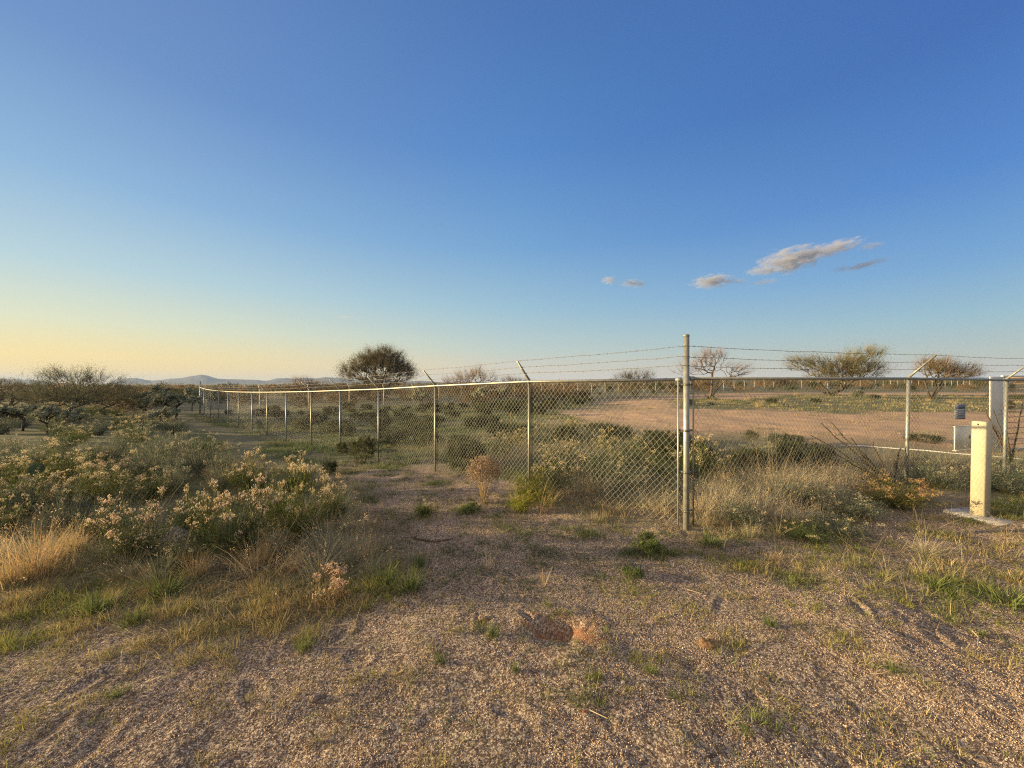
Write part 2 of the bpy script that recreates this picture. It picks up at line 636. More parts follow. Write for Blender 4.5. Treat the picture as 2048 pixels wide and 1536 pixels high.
M_conc = conc_mat('concrete', (.46, .44, .41))
M_beige = conc_mat('painted_stucco', (.48, .44, .32), 5, .25)
M_greyp = conc_mat('grey_paint', (.52, .54, .54), 4, .1)
M_tanp = conc_mat('tan_siding', (.38, .28, .22), 4, .1)
M_dark = conc_mat('dark_void', (.02, .02, .02))
M_signw = conc_mat('sign_board', (.20, .22, .28), 4, .02, .5)
M_signl = conc_mat('sign_letters', (.46, .47, .50), 4, .02, .5)
M_signb = conc_mat('sign_blue', (.13, .15, .21), 4, .02, .5)


def ground_material():
    m, t, b = new_mat('desert_soil')
    cd = node(t, 'ShaderNodeTexCoord')
    at_ = node(t, 'ShaderNodeAttribute', attribute_name='tint')
    sp = node(t, 'ShaderNodeSeparateColor')
    t.links.new(at_.outputs[0], sp.inputs[0])
    O = cd.outputs['Object']

    def nz(sc, det=4, rg_=.6, typ='ShaderNodeTexNoise'):
        n_ = node(t, typ)
        n_.inputs['Scale'].default_value = sc
        if 'Detail' in n_.inputs:
            n_.inputs['Detail'].default_value = det
            n_.inputs['Roughness'].default_value = rg_
        t.links.new(O, n_.inputs[0] if typ != 'ShaderNodeTexVoronoi' else n_.inputs['Vector'])
        return n_
    big, mid, fine, grit = nz(.9), nz(7, 5), nz(45, 4, .7), nz(170, 3, .7)
    vo = nz(95, typ='ShaderNodeTexVoronoi')
    c = mixc(t, big.outputs[0], (.47, .315, .20), (.33, .250, .175))  # soil tone varies; orange and grey patches also paint in sunlit and shaded ground
    c = mixc(t, math_n(t, 'MULTIPLY', math_n(t, 'SUBTRACT', mid.outputs[0], .45, True), 2.2, True), c, (.40, .29, .185))
    # individual grains of the decomposed granite
    vs = node(t, 'ShaderNodeSeparateColor')
    t.links.new(vo.outputs['Color'], vs.inputs[0])
    gr = math_n(t, 'MULTIPLY', math_n(t, 'SUBTRACT', vs.outputs[0], .62, True), 2.0, True)
    c = mixc(t, gr, c, (.56, .46, .34))
    dk = math_n(t, 'MULTIPLY', math_n(t, 'SUBTRACT', vs.outputs[1], .75, True), 2.4, True)
    c = mixc(t, dk, c, (.12, .085, .065))
    # bare pink dirt of the yard beyond the fence
    c = mixc(t, math_n(t, 'MULTIPLY', sp.outputs[1], .85), c, mixc(t, mid.outputs[0], (.52, .335, .205), (.42, .29, .185)))
    patch = nz(.13, 5, .7)
    pk = math_n(t, 'MULTIPLY', math_n(t, 'SUBTRACT', patch.outputs[0], .47, True), 5.0, True)
    c = mixc(t, math_n(t, 'MULTIPLY', math_n(t, 'MULTIPLY', pk, sp.outputs[1]), .55), c, (.30, .235, .17))
    # plant litter and low growth
    vg = math_n(t, 'MULTIPLY', sp.outputs[0], math_n(t, 'MULTIPLY_ADD', fine.outputs[0], 1.6, True), True)
    t.nodes[-2].inputs[2].default_value = .15
    c = mixc(t, math_n(t, 'MULTIPLY', vg, .9), c, mixc(t, mid.outputs[0], (.075, .10, .045), (.15, .145, .075)))
    # freshly dug red earth
    c = mixc(t, sp.outputs[2], c, (.27, .12, .055))
    k = math_n(t, 'MULTIPLY_ADD', grit.outputs[0], .7)
    t.nodes[-1].inputs[2].default_value = .65
    c = mixc(t, 1.0, c, k, 'MULTIPLY')
    t.links.new(c, b.inputs['Base Color'])
    b.inputs['Roughness'].default_value = .95
    b.inputs['Specular IOR Level'].default_value = .12
    h = math_n(t, 'ADD', math_n(t, 'MULTIPLY', fine.outputs[0], .55), math_n(t, 'MULTIPLY', vo.outputs['Distance'], -.5))
    h = math_n(t, 'ADD', h, math_n(t, 'MULTIPLY', grit.outputs[0], .25))
    bp = node(t, 'ShaderNodeBump')
    bp.inputs['Strength'].default_value = .55
    bp.inputs['Distance'].default_value = .008
    t.links.new(h, bp.inputs['Height'])
    t.links.new(bp.outputs[0], b.inputs['Normal'])
    return m


M_ground = ground_material()


# ------------------------------------------------------------------ objects
def tag(o, label=None, cat=None, group=None, kind=None):
    for k, v in (('label', label), ('category', cat), ('group', group), ('kind', kind)):
        if v:
            o[k] = v
    return o


def link(name, me, parent=None):
    o = bpy.data.objects.new(name, me)
    C.objects.link(o)
    if parent:
        o.parent = parent
    return o


def empty(name, loc, label, cat, group=None):
    o = bpy.data.objects.new(name, None)
    C.objects.link(o)
    o.location = loc
    o.empty_display_size = .1
    return tag(o, label, cat, group)


def place(proto, x, y, label, cat, group=None, sc=1.0, rz=None, sink=.01, z=None, sz=None):
    """one plant: its own object (or Empty) with its parts; repeats share mesh data"""
    name, parts = proto
    loc = (x, y, (gz(x, y) if z is None else z) - sink)
    if len(parts) == 1:
        o = tag(link(name, parts[0][1]), label, cat, group)
        o.location = loc
    else:
        o = empty(name, loc, label, cat, group)
        for pn, me in parts:
            link(pn, me, o)
    o.rotation_euler = (0, 0, rng.uniform(0, 6.28) if rz is None else rz)
    o.scale = (sc, sc, sc if sz is None else sz)
    return o


# ------------------------------------------------------------------ the ground
def axis(lo, hi, fine_lo, fine_hi, st, grow):
    a = list(np.arange(fine_lo, fine_hi, st))
    s = st
    while a[-1] < hi:
        s *= grow
        a.append(a[-1] + s)
    b, s = [], st
    x = fine_lo
    while x > lo:
        s *= grow
        x -= s
        b.append(x)
    return np.array(b[::-1] + a)


gx = axis(-6500, 6500, -3.6, 4.6, .0125, 1.022)
gy = axis(-300, 6500, 1.35, 5.6, .013, 1.020)
GX, GY = np.meshgrid(gx, gy)
gxx, gyy = GX.ravel(), GY.ravel()
rr_ = np.hypot(gxx, gyy)
gzz = ground_z(gxx, gyy)
nearf = np.clip((11 - rr_) / 4, 0, 1)
veg, bare, isl, lv, ins, path = masks(gxx, gyy)
rough = .35 + .65 * np.clip(fbm(gxx, gyy, 1.3, 2, 61) + .5, 0, 1)
gzz += nearf * rough * (fbm(gxx, gyy, .42, 3, 41) * .027 + fbm(gxx, gyy, .10, 3, 42) * .006 + fbm(gxx, gyy, .035, 2, 43) * .004)
# shallow scuffs and prints
rgp = np.random.default_rng(11)
for _ in range(90):
    px_, py_ = rgp.uniform(-2.6, 3.6), rgp.uniform(1.5, 5)
    a_ = rgp.uniform(0, 3.14)
    u_, v_ = (gxx - px_) * math.cos(a_) + (gyy - py_) * math.sin(a_), -(gxx - px_) * math.sin(a_) + (gyy - py_) * math.cos(a_)
    q_ = np.hypot(u_ / rgp.uniform(.06, .14), v_ / rgp.uniform(.035, .06))
    gzz += rgp.uniform(.5, 1.2) * (-.014 * np.exp(-q_ ** 2) + .006 * np.exp(-((q_ - 1.3) / .35) ** 2))
gzz += np.clip(veg, 0, 1) * nearf * fbm(gxx, gyy, .25, 2, 45) * .012
dh = np.hypot((gxx - HOLE[0] - .04) / 1.35, gyy - HOLE[1] - .02)
orange = .85 * np.clip(1.25 - dh / .17 + fbm(gxx, gyy, .10, 3, 50) * 1.3, 0, 1) ** 1.3
d2 = np.hypot((gxx - 1.37) / 1.6, gyy - 2.51)
orange = np.maximum(orange, .6 * np.clip(1.2 - d2 / .06 + fbm(gxx, gyy, .06, 2, 51), 0, 1))
gzz += .02 * np.exp(-(d2 / .05) ** 2)
nx, ny = len(gx), len(gy)
ii = (np.arange(ny - 1)[:, None] * nx + np.arange(nx - 1)[None]).ravel()
gq = np.stack([ii, ii + 1, ii + 1 + nx, ii + nx], 1)
gme = mk('ground', np.stack([gxx, gyy, gzz], 1), gq, None, np.stack([veg, bare, orange], 1), [M_ground], True)
ground = tag(link('ground', gme), kind='structure')
del GX, GY, gq, ii

# ------------------------------------------------------------------ far mountains
prof = [(-400, 757), (-200, 752), (0, 757), (60, 759), (110, 766), (180, 771), (215, 767), (240, 757), (270, 756), (300, 761), (322, 760), (345, 757), (365, 756),
        (385, 752), (402, 749.5), (414, 751), (435, 757.5), (460, 759), (500, 759), (530, 762), (555, 757), (575, 756), (590, 758), (612, 755), (632, 757),
        (650, 754.5), (680, 756), (700, 760), (730, 758), (790, 763), (850, 762), (900, 766), (1000, 764), (1100, 767), (1250, 765), (1400, 767), (1600, 765), (1800, 762),
        (1880, 755), (1935, 751), (1985, 756), (2050, 760), (2200, 758), (2500, 762)]
pa = np.array([(p[0] - 1024) / F for p in prof])
ph_ = np.array([p[1] for p in prof])
ta = np.linspace(pa[0], pa[-1], 1100)
hh = np.interp(ta, pa, ph_)
hh = hh + fbm(ta * 60, ta * 0, 1.0, 3, 71) * .8
MD = 4200.0
rows = np.linspace(0, 1, 15)
mv = []
for rI in rows:
    Y = MD * (.86 + .28 * rI)
    env = 1 - abs(rI - .5) * 2
    ridge = 1 + .35 * fbm(ta * 55 + rI * 3, rI * 6 + ta * 9, 1.0, 4, 73) * (1 - env)
    X = ta * Y
    zb = base_z(X, np.full_like(X, Y)) - 2
    ztop = CAM_H + (HZ - hh) / F * MD
    z = zb + (ztop - zb) * np.clip(env ** .9 * ridge, 0, 1.0)
    mv.append(np.stack([X, np.full_like(X, Y), z], 1))
mv = np.concatenate(mv)
n_ = len(ta)
ii = (np.arange(14)[:, None] * n_ + np.arange(n_ - 1)[None]).ravel()
mm = attr_mat('mountain_rock', .95, 0, .1)
mo = link('mountains', mk('mountains', mv, np.stack([ii, ii + 1, ii + 1 + n_, ii + n_], 1), None, np.broadcast_to(np.array([.10, .095, .095]), mv.shape), [mm], True))
tag(mo, kind='structure')
# ------------------------------------------------------------------ chain-link fences
def rail_z(ry, Y):
    return CAM_H + (HZ - ry) / F * Y


PX = [1372.6, 1058, 870, 757, 680, 622, 572, 534, 504, 477, 456, 437, 421, 408, 400]
RY = [759, 763, 771.7, 778.3, 781, 783, 784, 784.4, 784.4, 784, 783.3, 781.7, 780, 777.5, 775]
LP = []
for i, (px, ry) in enumerate(zip(PX, RY)):
    Y = 7.02 / ((px - 1024) / F + 1.11)
    LP.append(((px - 1024) / F * Y, Y, rail_z(ry, Y)))
RP = [(LP[0][0], LP[0][1], LP[0][2] + .012), (6.76, 6.34, 1.818), (9.12, 6.86, 1.796), (11.6, 7.42, 1.80), (14.1, 7.98, 1.81)]
FH = 1.79


def lattice(g, pts, zt, zb, cw=.080, chh=.092, r=.0021, col=(.5, .5, .47), jit=.003, off=.03, rfar=None):
    """diamond wire mesh along a line of posts; zt/zb are its top and bottom at each post"""
    pts = np.array(pts)[:, :2]
    d = np.r_[0, np.cumsum(np.hypot(*np.diff(pts, axis=0).T))]
    nc = int(d[-1] / (cw / 2))
    nr = int(round(np.mean(np.array(zt) - np.array(zb)) / (chh / 2)))
    s = np.arange(nc + 1) * cw / 2
    X, Y = np.interp(s, d, pts[:, 0]), np.interp(s, d, pts[:, 1])
    dx, dy = pts[-1] - pts[0]
    nl = math.hypot(dx, dy)
    T_, B_ = np.interp(s, d, zt), np.interp(s, d, zb)
    k = np.arange(nr + 1) / nr
    Z = T_[:, None] * (1 - k)[None] + B_[:, None] * k[None]
    rg = np.random.default_rng(3)
    bow = fbm(s[:, None] + 0 * Z, Z * 1.0, .9, 2, 81) * .018 * np.sin(k * np.pi)[None]
    PX_ = X[:, None] + dy / nl * (bow + off) + rg.normal(0, jit, Z.shape) * dx / nl
    PY_ = Y[:, None] - dx / nl * (bow + off) + rg.normal(0, jit, Z.shape) * dy / nl
    PZ_ = Z + rg.normal(0, jit, Z.shape)
    P = np.stack([PX_, PY_, PZ_], -1)
    I, J = np.meshgrid(np.arange(nc), np.arange(nr), indexing='ij')
    m = (I + J) % 2 == 0
    a = P[I[m], J[m]]
    b = P[I[m] + 1, J[m] + 1]
    m2 = ~m
    c = P[I[m2], J[m2] + 1]
    e = P[I[m2] + 1, J[m2]]
    p0_, p1_ = np.concatenate([a, c]), np.concatenate([b, e])
    rad = r if rfar is None else r + (rfar - r) * np.clip((p0_[:, 1] - 6.5) / 3.5, 0, 1)
    segtubes(g, p0_, p1_, rad, rad, 3, col)


def wire_line(pts, sag=.01, n=14):
    out = []
    for a, b in zip(pts[:-1], pts[1:]):
        a, b = np.array(a, float), np.array(b, float)
        for k in range(n):
            t = k / n
            p = a * (1 - t) + b * t
            p[2] -= sag * 4 * t * (1 - t)
            out.append(p)
    out.append(np.array(pts[-1], float))
    return np.array(out)


def barbed(g, pts, r=.0024, step=.13, barb=.016, sag=.01, seed=1):
    rg = np.random.default_rng(seed)
    w_ = wire_line(pts, sag)
    w_ = w_ + rg.normal(0, .003, w_.shape)
    d = np.r_[0, np.cumsum(np.linalg.norm(np.diff(w_, axis=0), axis=1))]
    # two twisted strands
    s = np.arange(0, d[-1], .035)
    c = np.stack([np.interp(s, d, w_[:, i]) for i in range(3)], 1)
    for ph in (0, np.pi):
        q = c + np.stack([0 * s, np.cos(s * 60 + ph), np.sin(s * 60 + ph)], 1) * r * .8
        segtubes(g, q[:-1], q[1:], r * .8, r * .8, 3, (.25, .24, .22))
    s = np.arange(step / 2, d[-1], step)
    c = np.stack([np.interp(s, d, w_[:, i]) for i in range(3)], 1)
    for _ in range(2):
        v = rg.normal(0, 1, c.shape)
        v /= np.linalg.norm(v, axis=1, keepdims=True)
        segtubes(g, c - v * barb, c + v * barb, r * .8, r * .4, 3, (.25, .24, .22))
    segtubes(g, c - (1e-3, 0, .005), c + (1e-3, 0, .005), r * 2.2, r * 2.2, 4, (.25, .24, .22))


def arm_mesh(root, outd, ht=.30, reach=.29, wd=.036):
    """slanted outrigger arm with its cast foot"""
    g = Geo()
    o = np.array([outd[0], outd[1], 0.])
    sdv = np.array([-outd[1], outd[0], 0.])
    p0 = np.array(root) + (0, 0, -.01)
    p1 = p0 + o * reach + (0, 0, ht)
    up = np.cross(sdv, (p1 - p0) / np.linalg.norm(p1 - p0))
    V = []
    for p, w_, h_ in ((p0, wd * 1.25, .03), (p0 * .75 + p1 * .25, wd, .022), (p1, wd * .8, .018)):
        for sx, sz in ((-1, -1), (1, -1), (1, 1), (-1, 1)):
            V.append(p + sdv * sx * w_ / 2 + up * sz * h_ / 2)
    Q = [(k * 4 + i, k * 4 + (i + 1) % 4, k * 4 + 4 + (i + 1) % 4, k * 4 + 4 + i) for k in range(2) for i in range(4)] + [(3, 2, 1, 0), (8, 9, 10, 11)]
    g.add(V, Q)
    for k in range(3):
        c = p0 + (p1 - p0) * (.32 + .31 * k) + up * .012
        segtubes(g, [c - sdv * wd * .5], [c + sdv * wd * .5], .005, .005, 4)
    return g


def arm_pt(root, outd, k, ht=.30, reach=.29):
    t = (.95, .63, .32)[k]
    return (root[0] + outd[0] * reach * t, root[1] + outd[1] * reach * t, root[2] + ht * t + .01)


def norm2(a, b):
    d = np.array(b[:2]) - np.array(a[:2])
    d /= np.hypot(*d)
    return d


def pipe_part(name, pts, r, parent, m=None, sides=14, smooth=True):
    g = Geo()
    tube(g, pts, r, sides)
    o = link(name, g.mesh(name, [m or M_galv], False), parent)
    me = o.data
    if smooth:
        n_side = sides * (len(pts) - 1)
        a = np.ones(len(me.polygons), bool)
        a[n_side:] = False
        me.polygons.foreach_set('use_smooth', a)
    return o


def line_post(p, outd, parent, r=.024, top=.01, lean=(0, 0), arm=True, ht=.30, reach=.29, bot=None):
    zb = gz(p[0], p[1]) - .25 if bot is None else bot
    H = p[2] - zb
    post = pipe_part('post', [(p[0] - lean[0] * H, p[1] - lean[1] * H, zb), (p[0], p[1], p[2] + top)], r, parent)
    if arm:
        g = Geo()
        tube(g, [(p[0], p[1], p[2] - .035), (p[0], p[1], p[2] + .028)], r + .006, 12)
        ga = arm_mesh((p[0], p[1], p[2] + .03), outd, ht, reach)
        g.add(ga.V[0], ga.Q[0])
        for v, q in zip(ga.V[1:], ga.Q[1:]):
            g.add(v, q - q.min())
        link('barb_arm', g.mesh('barb_arm', [M_galv]), post)
    return post


dl = norm2(LP[0], LP[-1])
outl = np.array([dl[1], -dl[0]])
if outl[1] > 0:
    outl = -outl
drt = norm2(RP[0], RP[1])
outr = np.array([drt[1], -drt[0]])
cx, cy = LP[0][0], LP[0][1]

fl = empty('chain_link_fence', (0, 0, 0), 'sunlit chain link fence with pale top rail receding from the tall corner post', 'fence')
cz = gz(cx, cy)
cpost = pipe_part('corner_post', [(cx, cy, cz - .4), (cx, cy, 2.312)], .034, fl, sides=24)
g = Geo()
tube(g, [(cx, cy, 2.300), (cx, cy, 2.318), (cx, cy, 2.326)], [.0365, .0365, .024], 20)
link('post_cap', g.mesh('post_cap', [M_galv]), cpost)
# clamps holding the two tension bars
for sgn, dd, par in ((1, dl, 'l'), (1, drt, 'r')):
    for y_ in (769, 861, 945, 1022):
        z = CAM_H + (HZ - y_) / F * cy
        g = Geo()
        tube(g, [(cx, cy, z - .012), (cx, cy, z + .012)], .0375, 20)
        box(g, (cx + dd[0] * .062, cy + dd[1] * .062, z - .011), .07, .012, .022, math.atan2(dd[1], dd[0]))
        segtubes(g, [(cx + dd[0] * .085 + dd[1] * .012, cy + dd[1] * .085 - dd[0] * .012, z)], [(cx + dd[0] * .085 - dd[1] * .016, cy + dd[1] * .085 + dd[0] * .016, z)], .007, .007, 6)
        link('clamp', g.mesh('clamp', [M_galv]), cpost)
for i, p in enumerate(LP[1:-1]):
    line_post(p, outl, fl, r=.0185)
# far corner post
p = LP[-1]
pipe_part('corner_post', [(p[0], p[1], gz(p[0], p[1]) - .2), (p[0], p[1], rail_z(762.5, p[1]))], .045, fl)
# top rail in one bent line through the posts
d0 = np.array([dl[0], dl[1], 0])
rp = [np.array(LP[0]) + d0 * .055] + [np.array(p) for p in LP[1:]]
pipe_part('top_rail', rp, .019, fl, sides=14)
g = Geo()
tube(g, [np.array(LP[0]) + d0 * .05, np.array(LP[0]) + d0 * .12], .0255, 14)
link('rail_cap', g.mesh('rail_cap', [M_galv]), fl)
g = Geo()
zt = [p[2] - .006 for p in LP]
zb = [max(p[2] - FH + .02, gz(p[0], p[1]) + .02) for p in LP]
zb[0], zb[1] = gz(*LP[0][:2]) + .03, gz(*LP[1][:2]) + .03
Lm = [LP[0][:2] + dl * .085] + [p[:2] for p in LP[1:]]
lattice(g, Lm, zt, zb, r=.0020, rfar=.0010)
link('chain_link_mesh', g.mesh('chain_link_mesh', [M_wire]), fl)
g = Geo()
box(g, (cx + dl[0] * .088 + outl[0] * .02, cy + dl[1] * .088 + outl[1] * .02, cz + .04), .020, .006, LP[0][2] - cz - .06, math.atan2(dl[1], dl[0]))
link('tension_bar', g.mesh('tension_bar', [M_galv]), fl)
M_barb.node_tree.nodes['Principled BSDF'].inputs['Roughness'].default_value = .6
WZ = (2.184, 2.062, 1.955)
for k in range(3):
    pts = [(cx - .03, cy - .02, WZ[k])] + [arm_pt((p[0], p[1], p[2] + .03), outl, k) for p in LP[1:-1]] + [(LP[-1][0], LP[-1][1], rail_z(764 + k * 3.5, LP[-1][1]))]
    g = Geo()
    barbed(g, pts, seed=k + 3)
    th = np.linspace(0, 2 * np.pi, 15)
    lp = np.stack([cx + .040 * np.cos(th), cy + .040 * np.sin(th), WZ[k] + .006 * np.sin(th * 2)], 1)
    segtubes(g, lp[:-1], lp[1:], .003, .003, 3)
    segtubes(g, [(cx - .045, cy - .02, WZ[k])], [(cx - .05, cy - .05, WZ[k] - .035)], .0022, .0015, 3)
    link('barbed_wire', g.mesh('barbed_wire', [M_barb]), fl)

fr = empty('chain_link_fence', (0, 0, 0), 'shaded chain link fence with dark top rail running off past the concrete bollard', 'fence')
for i, p in enumerate(RP[1:]):
    line_post(p, outr, fr, r=.026 if i == 0 else .023, lean=(.024, 0) if i < 2 else (0, 0), ht=.36, reach=.33)
d0 = np.array([drt[0], drt[1], 0])
pipe_part('top_rail', [np.array(RP[0]) + d0 * .06] + [np.array(p) for p in RP[1:]], .0205, fr)
g = Geo()
tube(g, [np.array(RP[0]) + d0 * .05, np.array(RP[0]) + d0 * .12], .027, 14)
link('rail_cap', g.mesh('rail_cap', [M_galv]), fr)
g = Geo()
lattice(g, [RP[0][:2] + drt * .085] + [p[:2] for p in RP[1:]], [p[2] - .01 for p in RP], [gz(p[0], p[1]) + .03 for p in RP], r=.0016)
link('chain_link_mesh', g.mesh('chain_link_mesh', [M_wire]), fr)
g = Geo()
box(g, (cx + drt[0] * .09 + outr[0] * .02, cy + drt[1] * .09 + outr[1] * .02, cz + .04), .020, .006, RP[0][2] - cz - .06, math.atan2(drt[1], drt[0]))
link('tension_bar', g.mesh('tension_bar', [M_galv]), fr)
WR = (2.184, 2.055, 1.945)
for k in range(3):
    pts = [(cx + .04, cy + .01, WR[k])] + [arm_pt((p[0], p[1], p[2] + .03), outr, k, .36, .33) for p in RP[1:]]
    g = Geo()
    barbed(g, pts, seed=k + 13, sag=.02)
    link('barbed_wire', g.mesh('barbed_wire', [M_barb]), fr)

# the fence along the back of the yard, in two straight runs
BC = (9.2, 66.0)


def run(a, b, n):
    out = []
    for i in range(n + 1):
        t = i / n
        x, y = a[0] + (b[0] - a[0]) * t, a[1] + (b[1] - a[1]) * t
        out.append((x, y, gz(x, y) + FH))
    return out


M_far = metal_mat('pale_steel', (.46, .40, .31), .6, .3)
for a, b, n, lab in (((LP[-1][0], LP[-1][1]), BC, 14, 'distant chain link fence running back from the far corner through bare brush'),
                     (BC, (131.0, 103.8), 46, 'farthest chain link fence with a row of tiny wire arms along the skyline')):
    pts = run(a, b, n)
    fb = empty('chain_link_fence', (a[0], a[1], 0), lab, 'fence', 'fences round the back of the yard')
    fb.location = (0, 0, 0)
    dd = norm2(a, b)
    ov = np.array([-dd[1], dd[0]])
    for i, p in enumerate(pts[1:]):
        zb = gz(p[0], p[1]) - .2
        post = pipe_part('post', [(p[0], p[1], zb), (p[0], p[1], p[2])], .032 if n < 20 else .045, fb, M_far, 6)
        g = arm_mesh((p[0], p[1], p[2]), ov, .33, .3, .05 if n < 20 else .08)
        link('barb_arm', g.mesh('barb_arm', [M_far]), post)
    g = Geo()
    P = np.array(pts)
    segtubes(g, P[:-1] - (0, 0, .01), P[1:] - (0, 0, .01), .021, .021, 6)
    link('top_rail', g.mesh('top_rail', [M_galv], True), fb)
    g = Geo()
    lattice(g, pts, [p[2] for p in pts], [p[2] - FH + .06 for p in pts], .16 if n < 20 else .4, .18 if n < 20 else .45, .0012, jit=0)
    link('chain_link_mesh', g.mesh('chain_link_mesh', [M_wire]), fb)
    for k in range(3):
        q = np.array([arm_pt(p, ov, k) for p in pts])
        g = Geo()
        segtubes(g, q[:-1], q[1:], .003, .003, 3)
        link('barbed_wire', g.mesh('barbed_wire', [M_barb]), fb)

# ------------------------------------------------------------------ bollard, slab, sign, boxes, gate
b0 = np.array([5.98, 4.71])
e1, e2 = np.array([-.28, .96]), np.array([.96, .28])
bc = b0 + e1 * .066 + e2 * .071
g = Geo()
box(g, (bc[0], bc[1], .045), .142, .132, 1.205, math.atan2(e2[1], e2[0]), .012, tilt=(.022, 0))
bo = tag(link('bollard', g.mesh('bollard', [M_beige])), 'square cream bollard standing on a concrete slab in full sun', 'bollard')
hp = bc + np.array([-.96, -.28]) * .0745 + e1 * .004
g = Geo()
segtubes(g, [(hp[0] + .025, hp[1], 1.215)], [(hp[0] + .0235 - .0015, hp[1], 1.215)], .008, .008, 12)
tube(g, [(hp[0] + .03 + .96 * .004, hp[1] + .28 * .004, 1.214), (hp[0] + .0245, hp[1] - .0002, 1.214)], .008, 14)
link('bolt_hole', g.mesh('bolt_hole', [M_dark]), bo)
sA, sB, sC = at(1886, 1024), at(1995, 1051), at(2046, 1041)
g = Geo()
A, B_, C_ = (np.array(v) for v in (sA, sB, sC))
D_ = A + C_ - B_
rim = [A, B_, C_, D_]
V = [(p[0], p[1], -.12) for p in rim] + [(p[0], p[1], .028) for p in rim] + [(*(p * .985 + bc * .015), .040) for p in rim]
g.add(V, [(i, (i + 1) % 4, 4 + (i + 1) % 4, 4 + i) for i in range(4)] + [(4 + i, 4 + (i + 1) % 4, 8 + (i + 1) % 4, 8 + i) for i in range(4)] + [(8, 9, 10, 11)])
tag(link('concrete_slab', g.mesh('concrete_slab', [M_conc])), 'flat grey concrete slab set in the dirt under the bollard', 'slab')

# sign wired to the fence
t_ = .464
sx, sy = 6.76 + 2.36 * t_, 6.34 + .52 * t_
dsn = norm2(RP[1], RP[2])
osn = np.array([dsn[1], -dsn[0]])
az_ = math.atan2(dsn[1], dsn[0])
sc_ = np.array([sx + osn[0] * .05, sy + osn[1] * .05])


def sgn_box(u0, u1, z0, z1, dep, th, mat_, name, parent=None):
    g_ = Geo()
    u = (u0 + u1) / 2
    box(g_, (sc_[0] + dsn[0] * u + osn[0] * dep, sc_[1] + dsn[1] * u + osn[1] * dep, z0), u1 - u0, th, z1 - z0, az_)
    return link(name, g_.mesh(name, [mat_]), parent)


sg = sgn_box(-.13, .13, 1.105, 1.365, 0, .003, M_signw, 'fence_sign')
tag(sg, 'small faded blue and white sign wired to the fence above the grey box', 'sign')
sgn_box(-.118, .118, 1.292, 1.352, .0035, .002, M_signb, 'sign_header', sg)
rg = np.random.default_rng(4)
g = Geo()
for z_, h_, k0, k1 in ((1.255, .026, .30, .8), (1.215, .022, .1, .9), (1.180, .020, .2, .85), (1.150, .014, .1, .95), (1.122, .014, .1, .9)):
    u = -.118 + .236 * k0 * .3
    while u < .118 - .236 * (1 - k1) * .3 - .01:
        w_ = rg.uniform(.008, .02)
        box(g, (sc_[0] + dsn[0] * (u + w_ / 2) + osn[0] * .0035, sc_[1] + dsn[1] * (u + w_ / 2) + osn[1] * .0035, z_), w_, .002, h_, az_)
        u += w_ + rg.choice([.003, .003, .010])
link('lettering', g.mesh('lettering', [M_signl]), sg)
for u_ in (-.115, .115):
    for z_ in (1.12, 1.35):
        g = Geo()
        tube(g, [(sc_[0] + dsn[0] * u_ + osn[0] * .004, sc_[1] + dsn[1] * u_ + osn[1] * .004, z_), (sc_[0] + dsn[0] * u_ - osn[0] * .03, sc_[1] + dsn[1] * u_ - osn[1] * .03, z_)], .004, 6)
        link('wire_tie', g.mesh('wire_tie', [M_wire]), sg)

# grey utility box inside the yard
ux, uy = 11.22, 9.45
uz = gz(ux + .3, uy)
g = Geo()
box(g, (ux + .56, uy + .16, uz + .03), 1.16, .022, .585, .30, .003)
#ub
ub = tag(link('utility_cabinet', g.mesh('utility_cabinet', [M_greyp])), 'low flat grey metal cabinet behind the fence beside the bollard', 'utility cabinet')
g = Geo()
box(g, (ux + .56, uy + .16, uz + .617), 1.18, .034, .014, .30, .002)
link('lid', g.mesh('lid', [M_greyp]), ub)
g = Geo()
box(g, (ux + .56, uy + .16, uz - .08), 1.20, .08, .10, .30, .01)
link('plinth', g.mesh('plinth', [M_conc]), ub)
g = Geo()
box(g, (ux + .60, uy + .146, uz + .30), .05, .012, .09, .30, .002)
link('latch', g.mesh('latch', [M_galv]), ub)

# pale kerb lying across the ground inside the yard
ka, kb = at(1681, 891), at(2075, 921)
g = Geo()
kp = []
for i in range(9):
    t = i / 8
    x, y = ka[0] * (1 - t) + kb[0] * t, ka[1] * (1 - t) + kb[1] * t
    kp.append((x, y, gz(x, y) + .002 + .006 * math.sin(i * 2.1)))
tube(g, kp, .018, 8)
tag(link('concrete_kerb', g.mesh('concrete_kerb', [M_greyp])), 'thin pale kerb lying across the shaded dirt behind the fence', 'kerb')

# slatted gate with its pillar behind the last post
gx0, gy0 = 11.93, 9.25
gzb = gz(gx0, gy0)
gr = empty('yard_gate', (gx0, gy0, gzb), 'open gate of thin horizontal bars hung from a grey pillar behind the fence', 'gate')


gr.rotation_euler = (0, 0, .28)


def gpart(name, boxes, mat_, parent=gr):
    g_ = Geo()
    for (u, v, z_, a_, b_, c_, bv) in boxes:
        box(g_, (u, v, z_), a_, b_, c_, 0, bv)
    return link(name, g_.mesh(name, [mat_]), parent)


